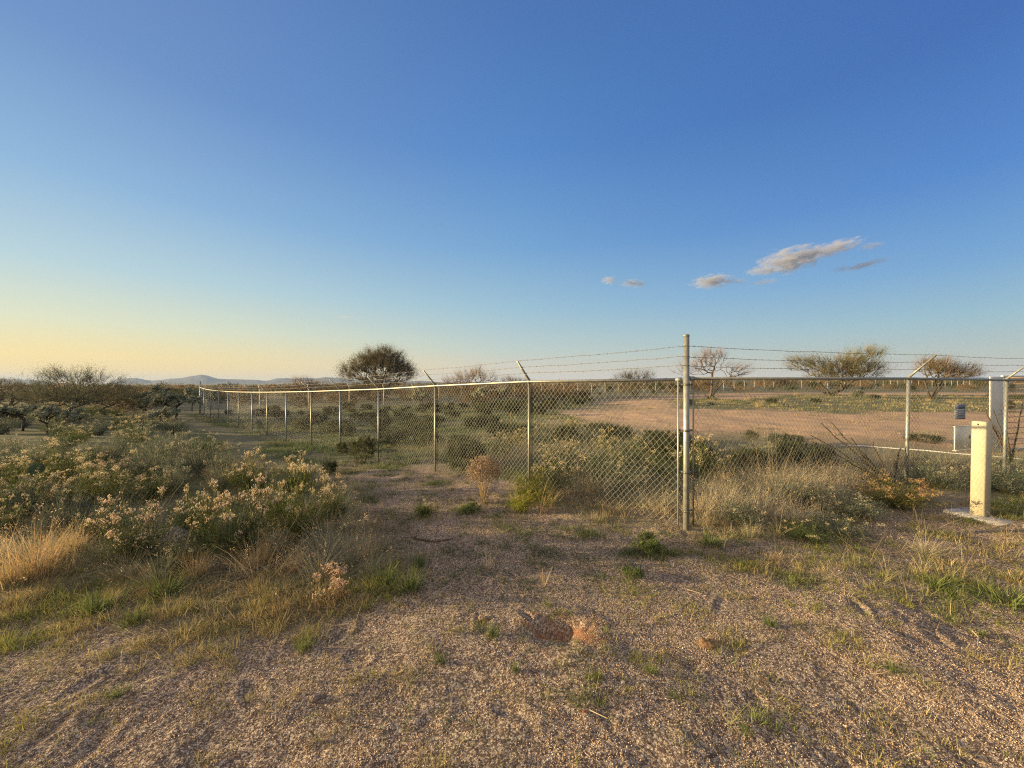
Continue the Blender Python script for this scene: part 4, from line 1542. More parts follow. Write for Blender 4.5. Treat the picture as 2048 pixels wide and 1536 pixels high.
# snakeweed domes by the first line post and other small shrubs
SW = [('yellow_shrub', p_goldenbush(150 + i, .20, .26, (.20, .21, .03), (.30, .28, .05), 90, .3, 26, .0035)) for i in range(2)]
ONE = [
    (1040, 1022, 985, 50, SW[0], 'small bright yellow green dome by the first line post', .40, .27),
    (1060, 1000, 950, 75, SW[1], 'yellow green bush growing round the foot of the first line post', .40, .27),
    (1095, 1012, 985, 50, SW[0], 'low yellow green sprig right of the first line post', .40, .27),
    (848, 1031, 1003, 34, ('green_shrub', p_goldenbush(155, .2, .26, (.07, .095, .03), (.5, .45, .3), 80, .2, 40, .005)), 'tiny dark round bush alone on the bare path', .40, .27),
    (945, 1020, 1006, 44, HERB[1], 'flat dark green herb on the path near the yellow domes', .26, .10),
    (728, 926, 872, 62, CREO[1], 'olive bush in front of the third line post', 2.0, 1.1),
    (660, 948, 922, 34, DSH[0], 'small dark bush beyond the thicket beside the path', .84, .42),
    (690, 905, 885, 40, DSH[1], 'low green bush at the foot of the receding fence', .84, .42),
    (1290, 1102, 1072, 70, HERB[1], 'green herb with tiny white flowers left of the corner post', .26, .10),
    (1265, 1152, 1135, 44, HERB[2], 'small green herb on the gravel below the corner post', .26, .10),
    (1790, 1012, 955, 125, ('brown_shrub', p_goldenbush(156, .36, .5, (.13, .125, .035), (.50, .30, .16), 120, .8, 44, .005)), 'yellow brown bush at the foot of the leaning fence post', .76, .52),
    (1700, 1032, 985, 150, GB_G[2], 'dark tangled green bush against the shaded fence', .84, .47),
    (1610, 1080, 1045, 110, GB[3], 'low dark green bush on the outer side of the shaded fence', .76, .52),
    (1680, 1070, 1035, 120, GB_G[0], 'low grey green bush beside it on the outer side of the shaded fence', .84, .47),
    (1480, 1050, 1000, 100, GB_G[1], 'greyish bush behind the mesh near the corner post', .84, .47),
    (1590, 1005, 950, 130, GB_G[2], 'broad grey green bush in the middle of the shaded fence', .84, .47),
    (1500, 945, 900, 90, DSH[1], 'dark green bush further behind the shaded fence', .84, .42),
    (1250, 985, 925, 130, GB_G[2], 'greyish bush right behind the mesh between the corner and the first line post', .84, .47),
    (1330, 960, 905, 100, GB[3], 'black green bush just left of the corner post behind the mesh', .76, .52),
    (1340, 905, 865, 110, DSH[0], 'dark bush seen through the mesh left of the corner post', .84, .42),
    (1290, 915, 880, 90, DSH[2], 'brown shadowed bush through the mesh at mid height', .84, .42),
    (1130, 890, 855, 70, DSH[1], 'dark domed bush through the mesh right of the first line post', .84, .42),
    (1175, 950, 905, 130, GB_G[2], 'broad olive bush right behind the sunlit mesh', .84, .47),
    (935, 940, 885, 105, DSH[0], 'dark round bush behind the mesh left of the first line post', .84, .42),
    (1100, 975, 915, 110, GB[0], 'brown tipped bush behind the mesh above the yellow domes', .76, .52),
    (830, 885, 838, 80, CREO[2], 'olive green bush through the mesh beside the second line post', 2.0, 1.1),
    (780, 890, 862, 70, DSH[0], 'dark low bush through the mesh behind the third line post', .84, .42),
    (860, 895, 868, 60, DSH[1], 'brown low bush through the mesh by the second line post', .84, .42),
    (1390, 935, 885, 80, DSH[2], 'black green bush hidden just behind the corner post', .84, .42),
    (1845, 884, 868, 62, DSH[0], 'dark mound with a brown top in the dirt left of the sign', .84, .42),
    (1570, 892, 868, 80, DSH[0], 'dark green bush on the shaded dirt beyond the fence', .84, .42),
    (1500, 880, 860, 30, CREO[1], 'thin upright green bush on the shaded dirt beyond the fence', 2.0, 1.1),
    (2010, 985, 925, 120, GB_G[1], 'dim bush behind the fence under the last post', .84, .47),
    (1870, 975, 925, 110, GB_G[2], 'dry grey bush behind the fence left of the bollard', .84, .47),
]
for px, pb, pt, pw, pr_, lab, bw, bh in ONE:
    x, y, h = hgt(px, pb, pt)
    o = place(pr_, x, y, lab, 'herb' if pr_ in HERB else 'shrub', 'small bushes by the fence', pw / F * y / bw)
    o.scale[2] = h / bh

# prickly pear pads in the golden patch
x, y = at(72, 975)
rz_ = math.atan2(y, x) - math.pi / 2
g = pads_geo([(0, 0, .30, .105, .3, .1), (-.02, .02, .11, .10, .2, 0)], 1)
pp = tag(link('prickly_pear', g.mesh('prickly_pear', [M_leaf], True)), 'prickly pear with one round green pad rimmed by sunlit spines', 'cactus', 'prickly pears in the thicket')
pp.location, pp.rotation_euler = (x, y, gz(x, y)), (0, 0, rz_)
x, y = at(50, 985)
g = pads_geo([(0, 0, .14, .10, .5, .5), (-.2, .05, .12, .10, -.2, .4)], 2)
pp = tag(link('prickly_pear', g.mesh('prickly_pear', [M_leaf], True)), 'lower prickly pear half buried in golden weeds', 'cactus', 'prickly pears in the thicket')
pp.location, pp.rotation_euler = (x, y, gz(x, y)), (0, 0, rz_)

# ocotillos leaning to the left
x, y = at(1785, 975)
px_ = lambda a, b, Y: ((a - 1024) / F * Y, Y, CAM_H + (HZ - b) / F * Y)
b_ = np.array([x, y, gz(x, y)])
W1 = []
for (tx, ty, dy_) in ((1640, 838, .3), (1660, 837, .7), (1623, 860, .2), (1624, 875, -.1), (1700, 870, .2), (1745, 880, .1), (1800, 890, .1), (1720, 900, -.15)):
    e = np.array(px_(tx, ty, y + dy_)) - b_
    W1.append((*e, np.linalg.norm(e)))
place(('ocotillo', p_ocotillo(160, W1, .8)), x, y, 'ocotillo with four thin canes leaning left above the tangled grass', 'ocotillo', 'ocotillos by the shaded fence', rz=0)
x, y = 10.6, 7.9
b_ = np.array([x, y, gz(x, y)])
W2 = []
for (tx, ty, dy_) in ((1958, 790, .3), (1988, 812, 0), (2005, 800, .4), (1990, 845, -.1), (2050, 780, .3), (1975, 830, .2)):
    e = np.array(px_(tx, ty, y + dy_)) - b_
    W2.append((*e, np.linalg.norm(e)))
place(('ocotillo', p_ocotillo(161, W2, .6)), x, y, 'ocotillo whose dark canes cross the grey pillar at the right border', 'ocotillo', 'ocotillos by the shaded fence', rz=0)


# --- trees of the yard and beyond
def tree_at(px, pb, Y, clumps_px, stems_px, name, lab, **kw):
    """crown clumps and trunk bends given in photograph pixels round the foot, built at their real distance"""
    X = (px - 1024) / F * Y
    z0 = gz(X, Y)
    k = Y / F
    rg_ = np.random.default_rng(int(px))
    zz = lambda q: CAM_H + (HZ - q) * k - z0
    cl = [((a - px) * k, rg_.uniform(-.5, .5) * c_ * k, zz(b), c_ * k, c_ * k * .9, d_ * k) for a, b, c_, d_ in clumps_px]
    st = [[((a - px) * k, rg_.uniform(-.3, .3) * abs(a - px) * k, max(zz(b), 0)) for a, b in s] for s in stems_px]
    t = place((name, p_tree(int(px), cl, st, **kw)), X, Y, lab, 'tree', None, rz=0, sink=.05)
    return t


tree_at(757, 800, 50, [(757, 732, 55, 30), (768, 718, 42, 20), (722, 742, 34, 18), (703, 750, 22, 12), (800, 742, 32, 18), (818, 750, 18, 9), (778, 735, 38, 22), (738, 728, 34, 18), (775, 762, 45, 12), (730, 762, 36, 9), (750, 778, 40, 8)],
        [[(757, 800), (757, 790), (756, 775)], [(748, 785), (735, 768)], [(766, 782), (785, 765)]], 'palo_verde_tree',
        'big rounded dark olive palo verde rising behind the receding fence', nt=950, colr=(.135, .118, .072), tw=17, twL=1.0, tww=.026, lf=4, lL=.13, lw=.03, upb=.5, shell=.55)
tree_at(1690, 793, 45, [(1650, 738, 42, 20), (1600, 727, 20, 14), (1615, 738, 26, 10), (1690, 740, 40, 22), (1725, 722, 36, 24), (1755, 738, 24, 14), (1700, 750, 60, 12), (1740, 710, 22, 10), (1665, 752, 50, 10), (1632, 728, 22, 12)],
        [[(1662, 797), (1664, 790), (1668, 782)], [(1656, 780), (1640, 765)], [(1684, 778), (1705, 760)], [(1674, 785), (1660, 762)], [(1680, 780), (1692, 765)]], 'palo_verde_tree',
        'wide golden olive palo verde standing on the grassy island right of the corner post', nt=640, colr=(.165, .14, .055), tw=11, twL=1.3, tww=.022, lf=3, lL=.12, lw=.03, upb=.6, shell=.6, spread=.42)
tree_at(1421, 803, 39, [(1428, 722, 34, 24), (1390, 735, 30, 18), (1465, 738, 34, 16), (1366, 740, 22, 12), (1440, 712, 26, 14), (1484, 748, 18, 9), (1410, 715, 22, 14)],
        [[(1421, 803), (1421, 790), (1418, 775)], [(1410, 790), (1398, 772)], [(1430, 782), (1450, 765), (1470, 752)], [(1424, 770), (1425, 745)]], 'mesquite_tree',
        'leafless mesquite with forked dark trunk just right of the corner post', nt=360, colr=(.24, .165, .12), wood=(.12, .09, .075), tw=7, twL=1.0, tww=.013, r_tip=.0115, upb=.45, shell=.6)
tree_at(1862, 803, 37, [(1875, 740, 34, 18), (1910, 742, 30, 14), (1848, 738, 26, 16), (1932, 748, 16, 8), (1868, 730, 22, 10), (1890, 752, 44, 9)],
        [[(1862, 803), (1864, 795), (1866, 785)], [(1856, 782), (1850, 760)], [(1876, 775), (1890, 758)]], 'mesquite_tree',
        'small brown mesquite right of the leaning fence post', nt=400, colr=(.18, .13, .065), tw=9, twL=.9, tww=.018, lf=2, lL=.09, lw=.025, upb=.5, shell=.6)
tree_at(1270, 792, 52, [(1262, 757, 26, 15), (1290, 755, 22, 15), (1245, 762, 16, 10), (1275, 770, 38, 9)],
        [[(1270, 792), (1270, 783)], [(1262, 780), (1252, 765)], [(1278, 780), (1290, 765)]], 'mesquite_tree',
        'small dark mesquite seen over the sunlit rail left of the corner post', nt=300, colr=(.12, .10, .065), tw=9, twL=1.0, tww=.020, lf=1, lL=.09, lw=.025, upb=.5, shell=.6)
tree_at(945, 800, 44, [(945, 755, 30, 16), (922, 758, 30, 13), (972, 758, 24, 13), (955, 745, 18, 10), (898, 764, 20, 9), (940, 772, 50, 9)],
        [[(945, 800), (945, 790)], [(935, 785), (920, 768)], [(955, 785), (970, 765)]], 'mesquite_tree',
        'rusty thin branched mesquite between the first two line posts', nt=360, colr=(.24, .17, .10), wood=(.12, .085, .06), tw=8, twL=.9, tww=.016, lf=1, lL=.07, lw=.02, upb=.5, shell=.6)
tree_at(1030, 795, 55, [(1030, 765, 26, 9), (1015, 762, 14, 8), (1050, 766, 16, 7)], [[(1030, 795), (1030, 785)]], 'mesquite_tree',
        'low brown mesquite by the top of the first line post', nt=180, colr=(.20, .15, .09), tw=7, twL=.9, tww=.02, upb=.5)
tree_at(612, 812, 36, [(612, 770, 24, 13), (592, 774, 18, 10), (638, 774, 22, 10), (600, 762, 12, 7)], [[(612, 812), (612, 800)], [(604, 798), (595, 782)], [(622, 795), (638, 780)]], 'mesquite_tree',
        'bare grey brown mesquite under the mountains', nt=240, colr=(.22, .16, .10), wood=(.12, .09, .07), tw=7, twL=.7, tww=.012, upb=.5)
# the big olive thicket on the left
tree_at(150, 850, 22, [(150, 788, 72, 34), (110, 778, 50, 28), (190, 783, 55, 30), (225, 792, 40, 28), (250, 802, 36, 22), (165, 757, 34, 16), (100, 757, 26, 14), (125, 752, 20, 12), (185, 755, 22, 12), (85, 785, 30, 22)],
        [[(150, 850), (150, 842)], [(140, 835), (110, 812)], [(165, 835), (205, 812)], [(150, 825), (152, 800)]], 'mesquite_tree',
        'big dense olive mesquite thicket against the yellow sky on the left', nt=700, colr=(.115, .118, .070), wood=(.10, .085, .065), tw=9, twL=.6, tww=.010, lf=3, lL=.055, lw=.018, upb=.5, r_tip=.006)
tree_at(285, 838, 26, [(285, 795, 50, 22), (310, 785, 35, 14), (260, 800, 40, 20), (335, 775, 24, 9)], [[(285, 838), (285, 828)], [(275, 822), (255, 808)], [(296, 820), (315, 800)]], 'mesquite_tree',
        'brownish mesquite right of the dense thicket below the mountain', nt=330, colr=(.125, .12, .07), tw=6, twL=.4, tww=.013, lf=2, lL=.05, lw=.016, r_tip=.006)
tree_at(20, 822, 32, [(20, 775, 40, 18), (50, 782, 35, 16), (-20, 775, 40, 18), (0, 765, 30, 9)], [[(20, 822), (20, 810)], [(5, 805), (-12, 790)], [(35, 803), (50, 790)]], 'mesquite_tree',
        'low brown mesquite at the far left border', nt=330, colr=(.14, .10, .055), wood=(.10, .08, .06), tw=7, twL=.5, tww=.018, lf=1, lL=.05, lw=.018)
# chollas
for px, pb, pt, pw, i, lab in (
        (352, 838, 778, 110, 0, 'large spreading cholla with black limbs left of the far corner post'),
        (292, 832, 785, 80, 1, 'forked cholla with pale cushions left of the largest one'),
        (384, 822, 778, 44, 2, 'narrow cholla with sunlit top touching the far corner post'),
        (45, 862, 812, 100, 1, 'pale fuzzy cholla near the left border'),
        (95, 868, 815, 70, 2, 'dim cholla under the olive thicket'),
        (140, 862, 812, 56, 0, 'cholla with golden joints in front of the olive thicket'),
        (330, 862, 818, 70, 2, 'low tangled cholla in the shade below the largest one'),
        (12, 850, 818, 50, 0, 'small pale cholla cut by the left border'),
        (960, 812, 775, 62, 1, 'dark cholla through the mesh left of the first line post'),
        (845, 815, 778, 60, 0, 'dark red brown cholla through the mesh by the second line post'),
        (1000, 808, 776, 60, 2, 'brown cholla through the mesh just left of the first line post'),
        (1085, 812, 790, 44, 0, 'low dark cholla through the mesh right of the first line post')):
    x, y, h = hgt(px, pb, pt)
    o = place(CHOL[i], x, y, lab, 'cactus', 'cholla cacti', pw / F * y / 2.1)
    o.scale[2] = h / 1.2

rgk = np.random.default_rng(77)
# wispy clumps between the bushes
for px, pb in ((150, 1100), (210, 1120), (330, 1110), (60, 1000), (250, 1035), (410, 1030), (350, 1020), (470, 1010), (520, 1015), (300, 1060), (180, 1040), (620, 1095), (520, 1135), (450, 1140), (390, 1150), (585, 1140), (260, 1150), (310, 1165),
               (100, 1010), (270, 975), (370, 960), (420, 975), (500, 950), (460, 920), (560, 945), (150, 950), (700, 1060), (715, 1095), (735, 1120), (690, 1020)):
    x, y = at(px + rgk.uniform(-8, 8), pb + rgk.uniform(-5, 5))
    o = place((WISP + WISP + STR)[rgk.integers(9)], x, y, 'wispy pale grass clump growing between the thicket bushes', 'grass tuft', 'wispy grass between the thicket bushes', rgk.uniform(.55, .95))
KIND = {}
for l_, w_ in ((DSH, 'dark leafy'), (GB_G, 'feathery grey green'), (GB, 'flower tipped'), (BRUSH, 'rusty leafless'), (CREO, 'open olive'), (STR, 'golden straw'), (WISP, 'silvery')):
    for i_, p_ in enumerate(l_):
        KIND[id(p_)] = w_


def swords(p_, s_, lo, hi):
    return ('small' if s_ < lo + (hi - lo) / 3 else 'large' if s_ > hi - (hi - lo) / 3 else 'mid sized') + ' ' + KIND[id(p_)]


def place_s(protos, x, y, what, cat, group, lo, hi):
    p_, s_ = protos[rgs.integers(len(protos))], rgs.uniform(lo, hi)
    place(p_, x, y, swords(p_, s_, lo, hi) + ' ' + what, cat, group, s_)


# --- scattered individuals further out
rgs = np.random.default_rng(99)


def scatter(poly, n, dmin, test=None):
    P = np.array(poly)
    lo, hi = P.min(0), P.max(0)
    out = []
    tries = 0
    while len(out) < n and tries < n * 60:
        tries += 1
        x, y = rgs.uniform(lo, hi)
        if not in_poly(np.array([x]), np.array([y]), poly)[0] or (test and not test(x, y)):
            continue
        if all((x - a) ** 2 + (y - b) ** 2 > dmin ** 2 for a, b in out):
            out.append((x, y))
    return out


nobare = lambda x, y: masks(np.array([x]), np.array([y]))[1][0] < .3
for x, y in scatter([(2.3, 4.95), (.9, 6.1), (-1.0, 8.2), (-2, 10.5), (0, 15), (3.5, 15), (5.2, 9), (8.5, 8.3), (11, 8.0), (9.2, 7.3), (6.7, 6.8)], 110, .38):
    place_s((WISP + WISP + STR), x, y, 'grass clump in the rough just inside the fence', 'grass tuft', 'dry grass clumps inside the fence', .6, 1.1)
for x, y in scatter([(1.2, 6.4), (-.8, 8.4), (-1.8, 10.8), (0, 15), (3.5, 15), (5.2, 9), (8.5, 8.2), (6.5, 7.4)], 30, .8):
    place_s((DSH + GB_G + GB), x, y, 'bush among the rough grass inside the fence', 'shrub', 'bushes in the rough grass inside the fence', .8, 1.35)
# low bushes dotted over the green flat inside the left fence
for x, y in scatter([(-7, 14), (-20, 26), (-14, 30), (2, 40), (4, 26), (0, 17)], 60, .9, nobare):
    place_s(DSH, x, y, 'bush dotted over the grassy flat inside the fence', 'shrub', 'low bushes on the flat inside the fence', .55, 1.5)
# brush band beyond the back fence
for x, y in scatter([(-24, 31), (-34, 45), (10, 100), (16, 72), (7, 67), (-8, 46), (-17, 33)], 75, 2.2):
    place_s(BRUSH, x, y, 'brush in the thick band beyond the back fence', 'brush', 'bare brush beyond the back fence', .8, 1.6)
for x, y in scatter([(-4, 38), (-10, 42), (5, 60), (12, 64), (12, 52), (6, 44)], 26, 2.0, nobare):
    place_s(BRUSH, x, y, 'brush standing just inside the back fence', 'brush', 'brown brush inside the back fence', .6, 1.1)
for x, y in scatter([(-3, 26), (-6, 34), (6, 44), (10, 40), (4, 27)], 26, 1.4, nobare):
    place_s((CREO + GB_G), x, y, 'bush in the middle of the yard', 'shrub', 'dusty bushes in the middle of the yard', .5, .9)
for x, y in scatter([(14, 69), (20, 80), (150, 150), (190, 110), (70, 80), (20, 66)], 95, 3.2):
    place_s((BRUSH + CREO), x, y, 'distant brush beyond the farthest fence', 'brush', 'distant brush beyond the farthest fence', .9, 1.9)
for x, y in scatter([(10, 60), (16, 64), (110, 94), (90, 62), (60, 62), (24, 58)], 60, 2.2):
    place_s((BRUSH + CREO + GB_G), x, y, 'brush on the near side of the farthest fence', 'brush', 'low brush on the near side of the farthest fence', .45, .95)
for x, y in scatter([(-22, 24), (-60, 40), (-70, 80), (-34, 50), (-24, 30)], 70, 2.0):
    place_s((BRUSH + CREO), x, y, 'brush filling the ground beyond the far left corner', 'brush', 'brush beyond the far left corner', .7, 1.4)
for x, y in scatter([(-9, 9.5), (-12, 10), (-34, 20), (-30, 27), (-17, 19)], 70, 1.1):
    place_s((GB_G + GB_G + GB), x, y, 'bush crowding the slope left of the receding fence', 'shrub', 'bushes crowding the slope left of the receding fence', .8, 1.5)
for x, y in scatter([(-6, 3.7), (-11, 4), (-14, 8), (-7, 8)], 8, .7):
    place_s((GB + GB_G), x, y, 'bush of the thicket continuing past the left border', 'shrub', 'bushes past the left border', .9, 1.3)
for x, y in scatter(ISL1, 22, 1.2) + scatter(ISL2, 8, 1.0):
    place_s((GB_G + STR + DSH), x, y, 'tuft on the grassy island under the yard trees', 'shrub', 'tufts on the grassy islands', .8, 1.5)

# ------------------------------------------------------------------ uncountable ground cover
rgu = np.random.default_rng(5)


def pts_in(poly, n, test=None, bias=None):
    P = np.array(poly)
    lo, hi = P.min(0), P.max(0)
    out = np.zeros((0, 2))
    while len(out) < n:
        q = rgu.uniform(lo, hi, (n * 3, 2))
        q = q[in_poly(q[:, 0], q[:, 1], poly)]
        if test is not None:
            q = q[rgu.uniform(0, 1, len(q)) < test(q[:, 0], q[:, 1])]
        out = np.concatenate([out, q])
    return out[:n]


def tufts(g, xy, per, H, spread, wd, cols, lean=.5, bend=.6, seg=3, tipk=1.25, hvar=.35):
    n = len(xy)
    z = ground_z(xy[:, 0], xy[:, 1])
    H_ = H * np.exp(rgu.normal(0, hvar, n))
    ci = rgu.integers(0, len(cols), n)
    pc = fbm(xy[:, 0], xy[:, 1], .9, 3, 91)
    ci = np.where(rgu.uniform(0, 1, n) < .7, np.clip(((pc * 1.3 + .5) * len(cols)).astype(int), 0, len(cols) - 1), ci)
    c = np.array(cols)[ci] * np.exp(rgu.normal(0, .18, (n, 1)))
    R = np.repeat(np.concatenate([xy, z[:, None] - .004], 1), per, 0)
    m = len(R)
    a = rgu.uniform(0, 6.28, m)
    rr = np.abs(rgu.normal(0, spread, m))
    R[:, 0] += rr * np.cos(a)
    R[:, 1] += rr * np.sin(a)
    cc = np.repeat(c, per, 0) * np.exp(rgu.normal(0, .12, (m, 1)))
    return blades(g, rgu, R, a + rgu.normal(0, .6, m), np.abs(rgu.normal(0, lean, m)), np.repeat(H_, per) * rgu.uniform(.5, 1.1, m), wd * rgu.uniform(.7, 1.4, m),
                  np.abs(rgu.normal(0, bend, m)), seg, cc, np.clip(cc * tipk, 0, .8), .15)


def mats(poly, n_m, k, rad, test=None):
    c = pts_in(poly, n_m, test)
    R1 = rad * np.exp(rgu.normal(0, .45, n_m))
    kk_ = np.maximum((k * (R1 / rad) ** 1.5).astype(int), 3)
    q = np.repeat(c, kk_, 0) + rgu.normal(0, .5, (kk_.sum(), 2)) * np.repeat(R1, kk_)[:, None] * (1.2, .8)
    return q


dens = lambda sc, sd_, lo=0.0: (lambda x, y: np.clip(fbm(x, y, sc, 3, sd_) * 1.6 + .5, lo, 1))
# tall mixed dry grass just inside and under the fence
g = Geo()
NEAR_IN = [(2.2, 4.7), (1.0, 5.8), (-1.0, 7.7), (-1.2, 9.2), (4, 9.5), (6, 8.3), (9.3, 8.1), (12, 7.9), (9.3, 7.1), (6.8, 6.6)]
p = pts_in(NEAR_IN, 2900, dens(1.1, 21, .10))
tufts(g, p, 24, .27, .07, .0033, [(.10, .125, .06), (.16, .175, .11), (.20, .20, .14), (.28, .25, .17), (.40, .32, .20)], .6, 1.2, hvar=.5)
p = pts_in([(2.3, 4.9), (3.0, 4.75), (5.2, 5.9), (6.6, 6.7), (5.5, 7.0), (3, 5.9)], 420, dens(.6, 22, .2))
tufts(g, p, 32, .24, .07, .0030, [(.56, .45, .28), (.46, .37, .23), (.62, .50, .32)], .75, 1.3, hvar=.45)
p = pts_in([(-1.0, 7.9), (-2.4, 9.8), (-2.6, 13), (0, 16), (3.6, 15.5), (5, 12), (5.6, 9), (4, 8.8)], 3200, dens(1.8, 23, .08))
tufts(g, p, 14, .24, .09, .006, [(.11, .135, .07), (.16, .175, .11), (.21, .205, .14), (.28, .24, .16)], .5, .8, hvar=.55)
tag(link('tall_grass', g.mesh('tall_grass', [M_leaf])), kind='stuff')
# weeds and grass along the outer foot of the fence
g = Geo()
p = pts_in(FENCE_FOOT, 620, dens(.5, 24, .1))
tufts(g, p, 16, .12, .05, .0035, [(.10, .13, .045), (.13, .14, .06), (.19, .18, .07), (.32, .25, .15)], .6, .7)
p = pts_in([(3.3, 3.9), (6.3, 5.2), (6.6, 4.9), (9, 6), (7, 3.6), (5.2, 2.8), (3.2, 2.9), (2.4, 3.5)], 1000, dens(.5, 25, .0))
tufts(g, p, 14, .055, .045, .0032, [(.11, .14, .045), (.17, .18, .055), (.34, .26, .13), (.14, .16, .05)], .9, .6)
p = pts_in([(2.4, 3.5), (3.3, 3.9), (6.3, 5.2), (9, 6), (7, 3.6), (5.2, 2.8), (3.2, 2.9)], 150, dens(.5, 38, .0))
tufts(g, p, 6, .20, .03, .003, [(.42, .32, .18), (.36, .28, .16)], 1.0, .5)
p = pts_in([(-1.4, 3.9), (.2, 3.0), (3.2, 3.2), (2.8, 4.4), (1.2, 4.7), (.2, 5.6), (-1.6, 7.4), (-3.6, 9.3), (-5.5, 9.6), (-3.4, 7.3), (-2.2, 5.6)], 1500, dens(.45, 26, .0))
tufts(g, p, 12, .042, .05, .0035, [(.09, .12, .045), (.12, .145, .055), (.25, .23, .13), (.36, .29, .19)], .95, .5)
PATHP = [(-1.4, 3.9), (.2, 3.0), (3.2, 3.2), (2.8, 4.4), (1.2, 4.7), (.2, 5.6), (-1.6, 7.4), (-3.6, 9.3), (-5.5, 9.6), (-3.4, 7.3), (-2.2, 5.6)]
p = mats(PATHP, 120, 16, .12)
tufts(g, p, 12, .055, .03, .0036, [(.06, .09, .03), (.09, .12, .045), (.13, .15, .06)], .8, .5)
p = mats([(1.0, 3.9), (2.2, 3.2), (4, 2.6), (7, 3.4), (9, 6), (6.3, 5.2), (3.3, 4.0)], 130, 18, .14)
tufts(g, p, 12, .06, .03, .0034, [(.09, .12, .035), (.15, .17, .05), (.20, .20, .06), (.34, .27, .13)], .8, .5)
tag(link('fence_weeds', g.mesh('fence_weeds', [M_leaf])), kind='stuff')
# undergrowth of the thicket
g = Geo()
p = pts_in([q if q[0] > -12 else (-12, q[1]) for q in LEFT_TALL if q[1] < 14], 2900, dens(.8, 27, .15))
tufts(g, p, 18, .19, .07, .0038, [(.10, .12, .055), (.15, .165, .09), (.19, .19, .11), (.32, .26, .15), (.46, .37, .23)], .65, 1.0, hvar=.5)
p = pts_in([(-1.9, 3.4), (-1.3, 3.0), (-.7, 3.2), (-1.2, 4.1), (-1.6, 5.0), (-2.2, 5.9), (-3.4, 7.6), (-6.2, 9.8), (-6.9, 9.3), (-4, 7.2), (-2.6, 5.5), (-2.1, 4.7), (-1.7, 4.2)], 700, dens(.5, 39, .1))
tufts(g, p, 12, .11, .05, .0035, [(.11, .13, .055), (.16, .17, .09), (.28, .24, .15), (.40, .32, .2)], .7, .7, hvar=.5)
p = pts_in([(-5.2, 3.05), (-3.0, 2.75), (-2.2, 2.65), (-1.2, 2.8), (-.8, 3.25), (-1.2, 3.9), (-1.7, 3.6), (-2.4, 3.5), (-3.2, 3.6), (-4.8, 3.6)], 1300, dens(.45, 28, .1))
tufts(g, p, 15, .060, .045, .0033, [(.11, .14, .045), (.22, .23, .05), (.28, .24, .07), (.18, .19, .05), (.36, .27, .13)], .7, .6)
tag(link('undergrowth', g.mesh('undergrowth', [M_leaf])), kind='stuff')
# short green growth on the flat round the receding fence, and grass over the yard
g = Geo()
FLAT = [(-3.8, 8), (-7, 10.4), (-9, 13.5), (-14.5, 18.5), (-22, 25), (-16, 31), (0, 44), (10, 45), (7, 34), (3, 25), (4.5, 17), (-1, 15), (-2.6, 11), (-2.2, 8.8)]
p = pts_in(FLAT, 30000, lambda x, y: np.clip(fbm(x, y, 2.5, 3, 29) * 1.6 + .5, .1, 1) * np.clip(14 / y, .3, 1))
tufts(g, p, 8, .085, .14, .015, [(.065, .105, .045), (.095, .13, .055), (.125, .15, .07), (.20, .19, .10)], .8, .5, 2)
for poly_, n_t, hh_ in ((ISL1, 1900, .15), (ISL2, 600, .15)):
    p = pts_in(poly_, n_t, dens(3, 30, .1))
    tufts(g, p, 9, hh_, .2, .022, [(.09, .11, .045), (.13, .14, .06), (.18, .17, .08), (.36, .28, .15)], .5, .5, 2)
p = mats([(5.5, 14), (9, 12), (14, 11.2), (34, 12), (55, 20), (60, 50), (24, 54), (11, 42), (6, 27)], 330, 14, .5)
tufts(g, p, 7, .07, .08, .016, [(.13, .14, .07), (.22, .20, .11), (.36, .28, .16)], .8, .5, 2)
p = pts_in([(5, 13), (9, 11), (30, 10.8), (40, 14), (26, 13.5), (8, 15)], 900, dens(1.6, 35, 0))
tufts(g, p, 9, .05, .10, .010, [(.10, .12, .06), (.15, .15, .08), (.26, .21, .13)], .9, .5, 2)
tag(link('ground_cover', g.mesh('ground_cover', [M_leaf])), kind='stuff')
# tiny sprouts over the gravel in front
g = Geo()
p = pts_in([(-4.5, 1.3), (-4.5, 3.1), (-1.2, 2.7), (-1.0, 3.3), (-2.2, 5.6), (-3.6, 7.4), (-1.4, 7.2), (1.6, 4.3), (6.4, 4.6), (5.5, 1.3)], 4200,
           lambda x, y: np.clip(fbm(x, y, .6, 3, 36) * 2.4 + .25, .04, 1))
tufts(g, p, 8, .026, .018, .0026, [(.15, .165, .05), (.22, .21, .06), (.33, .27, .12), (.12, .15, .055)], .9, .4, 2)
p = pts_in([(-4.5, 1.5), (-4.5, 3.1), (-1.2, 2.7), (-1.0, 3.3), (1.6, 3.6), (6.4, 3.6), (5.5, 1.5)], 330, dens(.6, 40, .02))
tufts(g, p, 15, .045, .028, .003, [(.17, .185, .05), (.13, .16, .05), (.24, .22, .07), (.34, .27, .13)], .85, .5)
p = mats([(-4.5, 1.5), (-4.5, 3.1), (-1.2, 2.6), (1.6, 3.2), (5, 3.0), (4.5, 1.4)], 230, 10, .065)
tufts(g, p, 10, .042, .02, .0028, [(.12, .145, .04), (.19, .20, .05), (.26, .24, .07), (.34, .28, .14)], .8, .5)
p = mats([(-4.2, 2.6), (-4.6, 3.3), (-2.8, 3.1), (-1.2, 3.2), (-.8, 2.9), (-1.4, 2.5), (-2.4, 2.3)], 70, 14, .10)
tufts(g, p, 11, .065, .03, .003, [(.20, .21, .045), (.26, .25, .06), (.14, .16, .045), (.36, .29, .13)], .7, .5)
p = pts_in([(-4.5, 1.3), (-4.5, 3.1), (-1.2, 2.7), (-1.0, 3.3), (-2.2, 5.6), (1.6, 4.3), (6.4, 4.6), (5.5, 1.3)], 420)
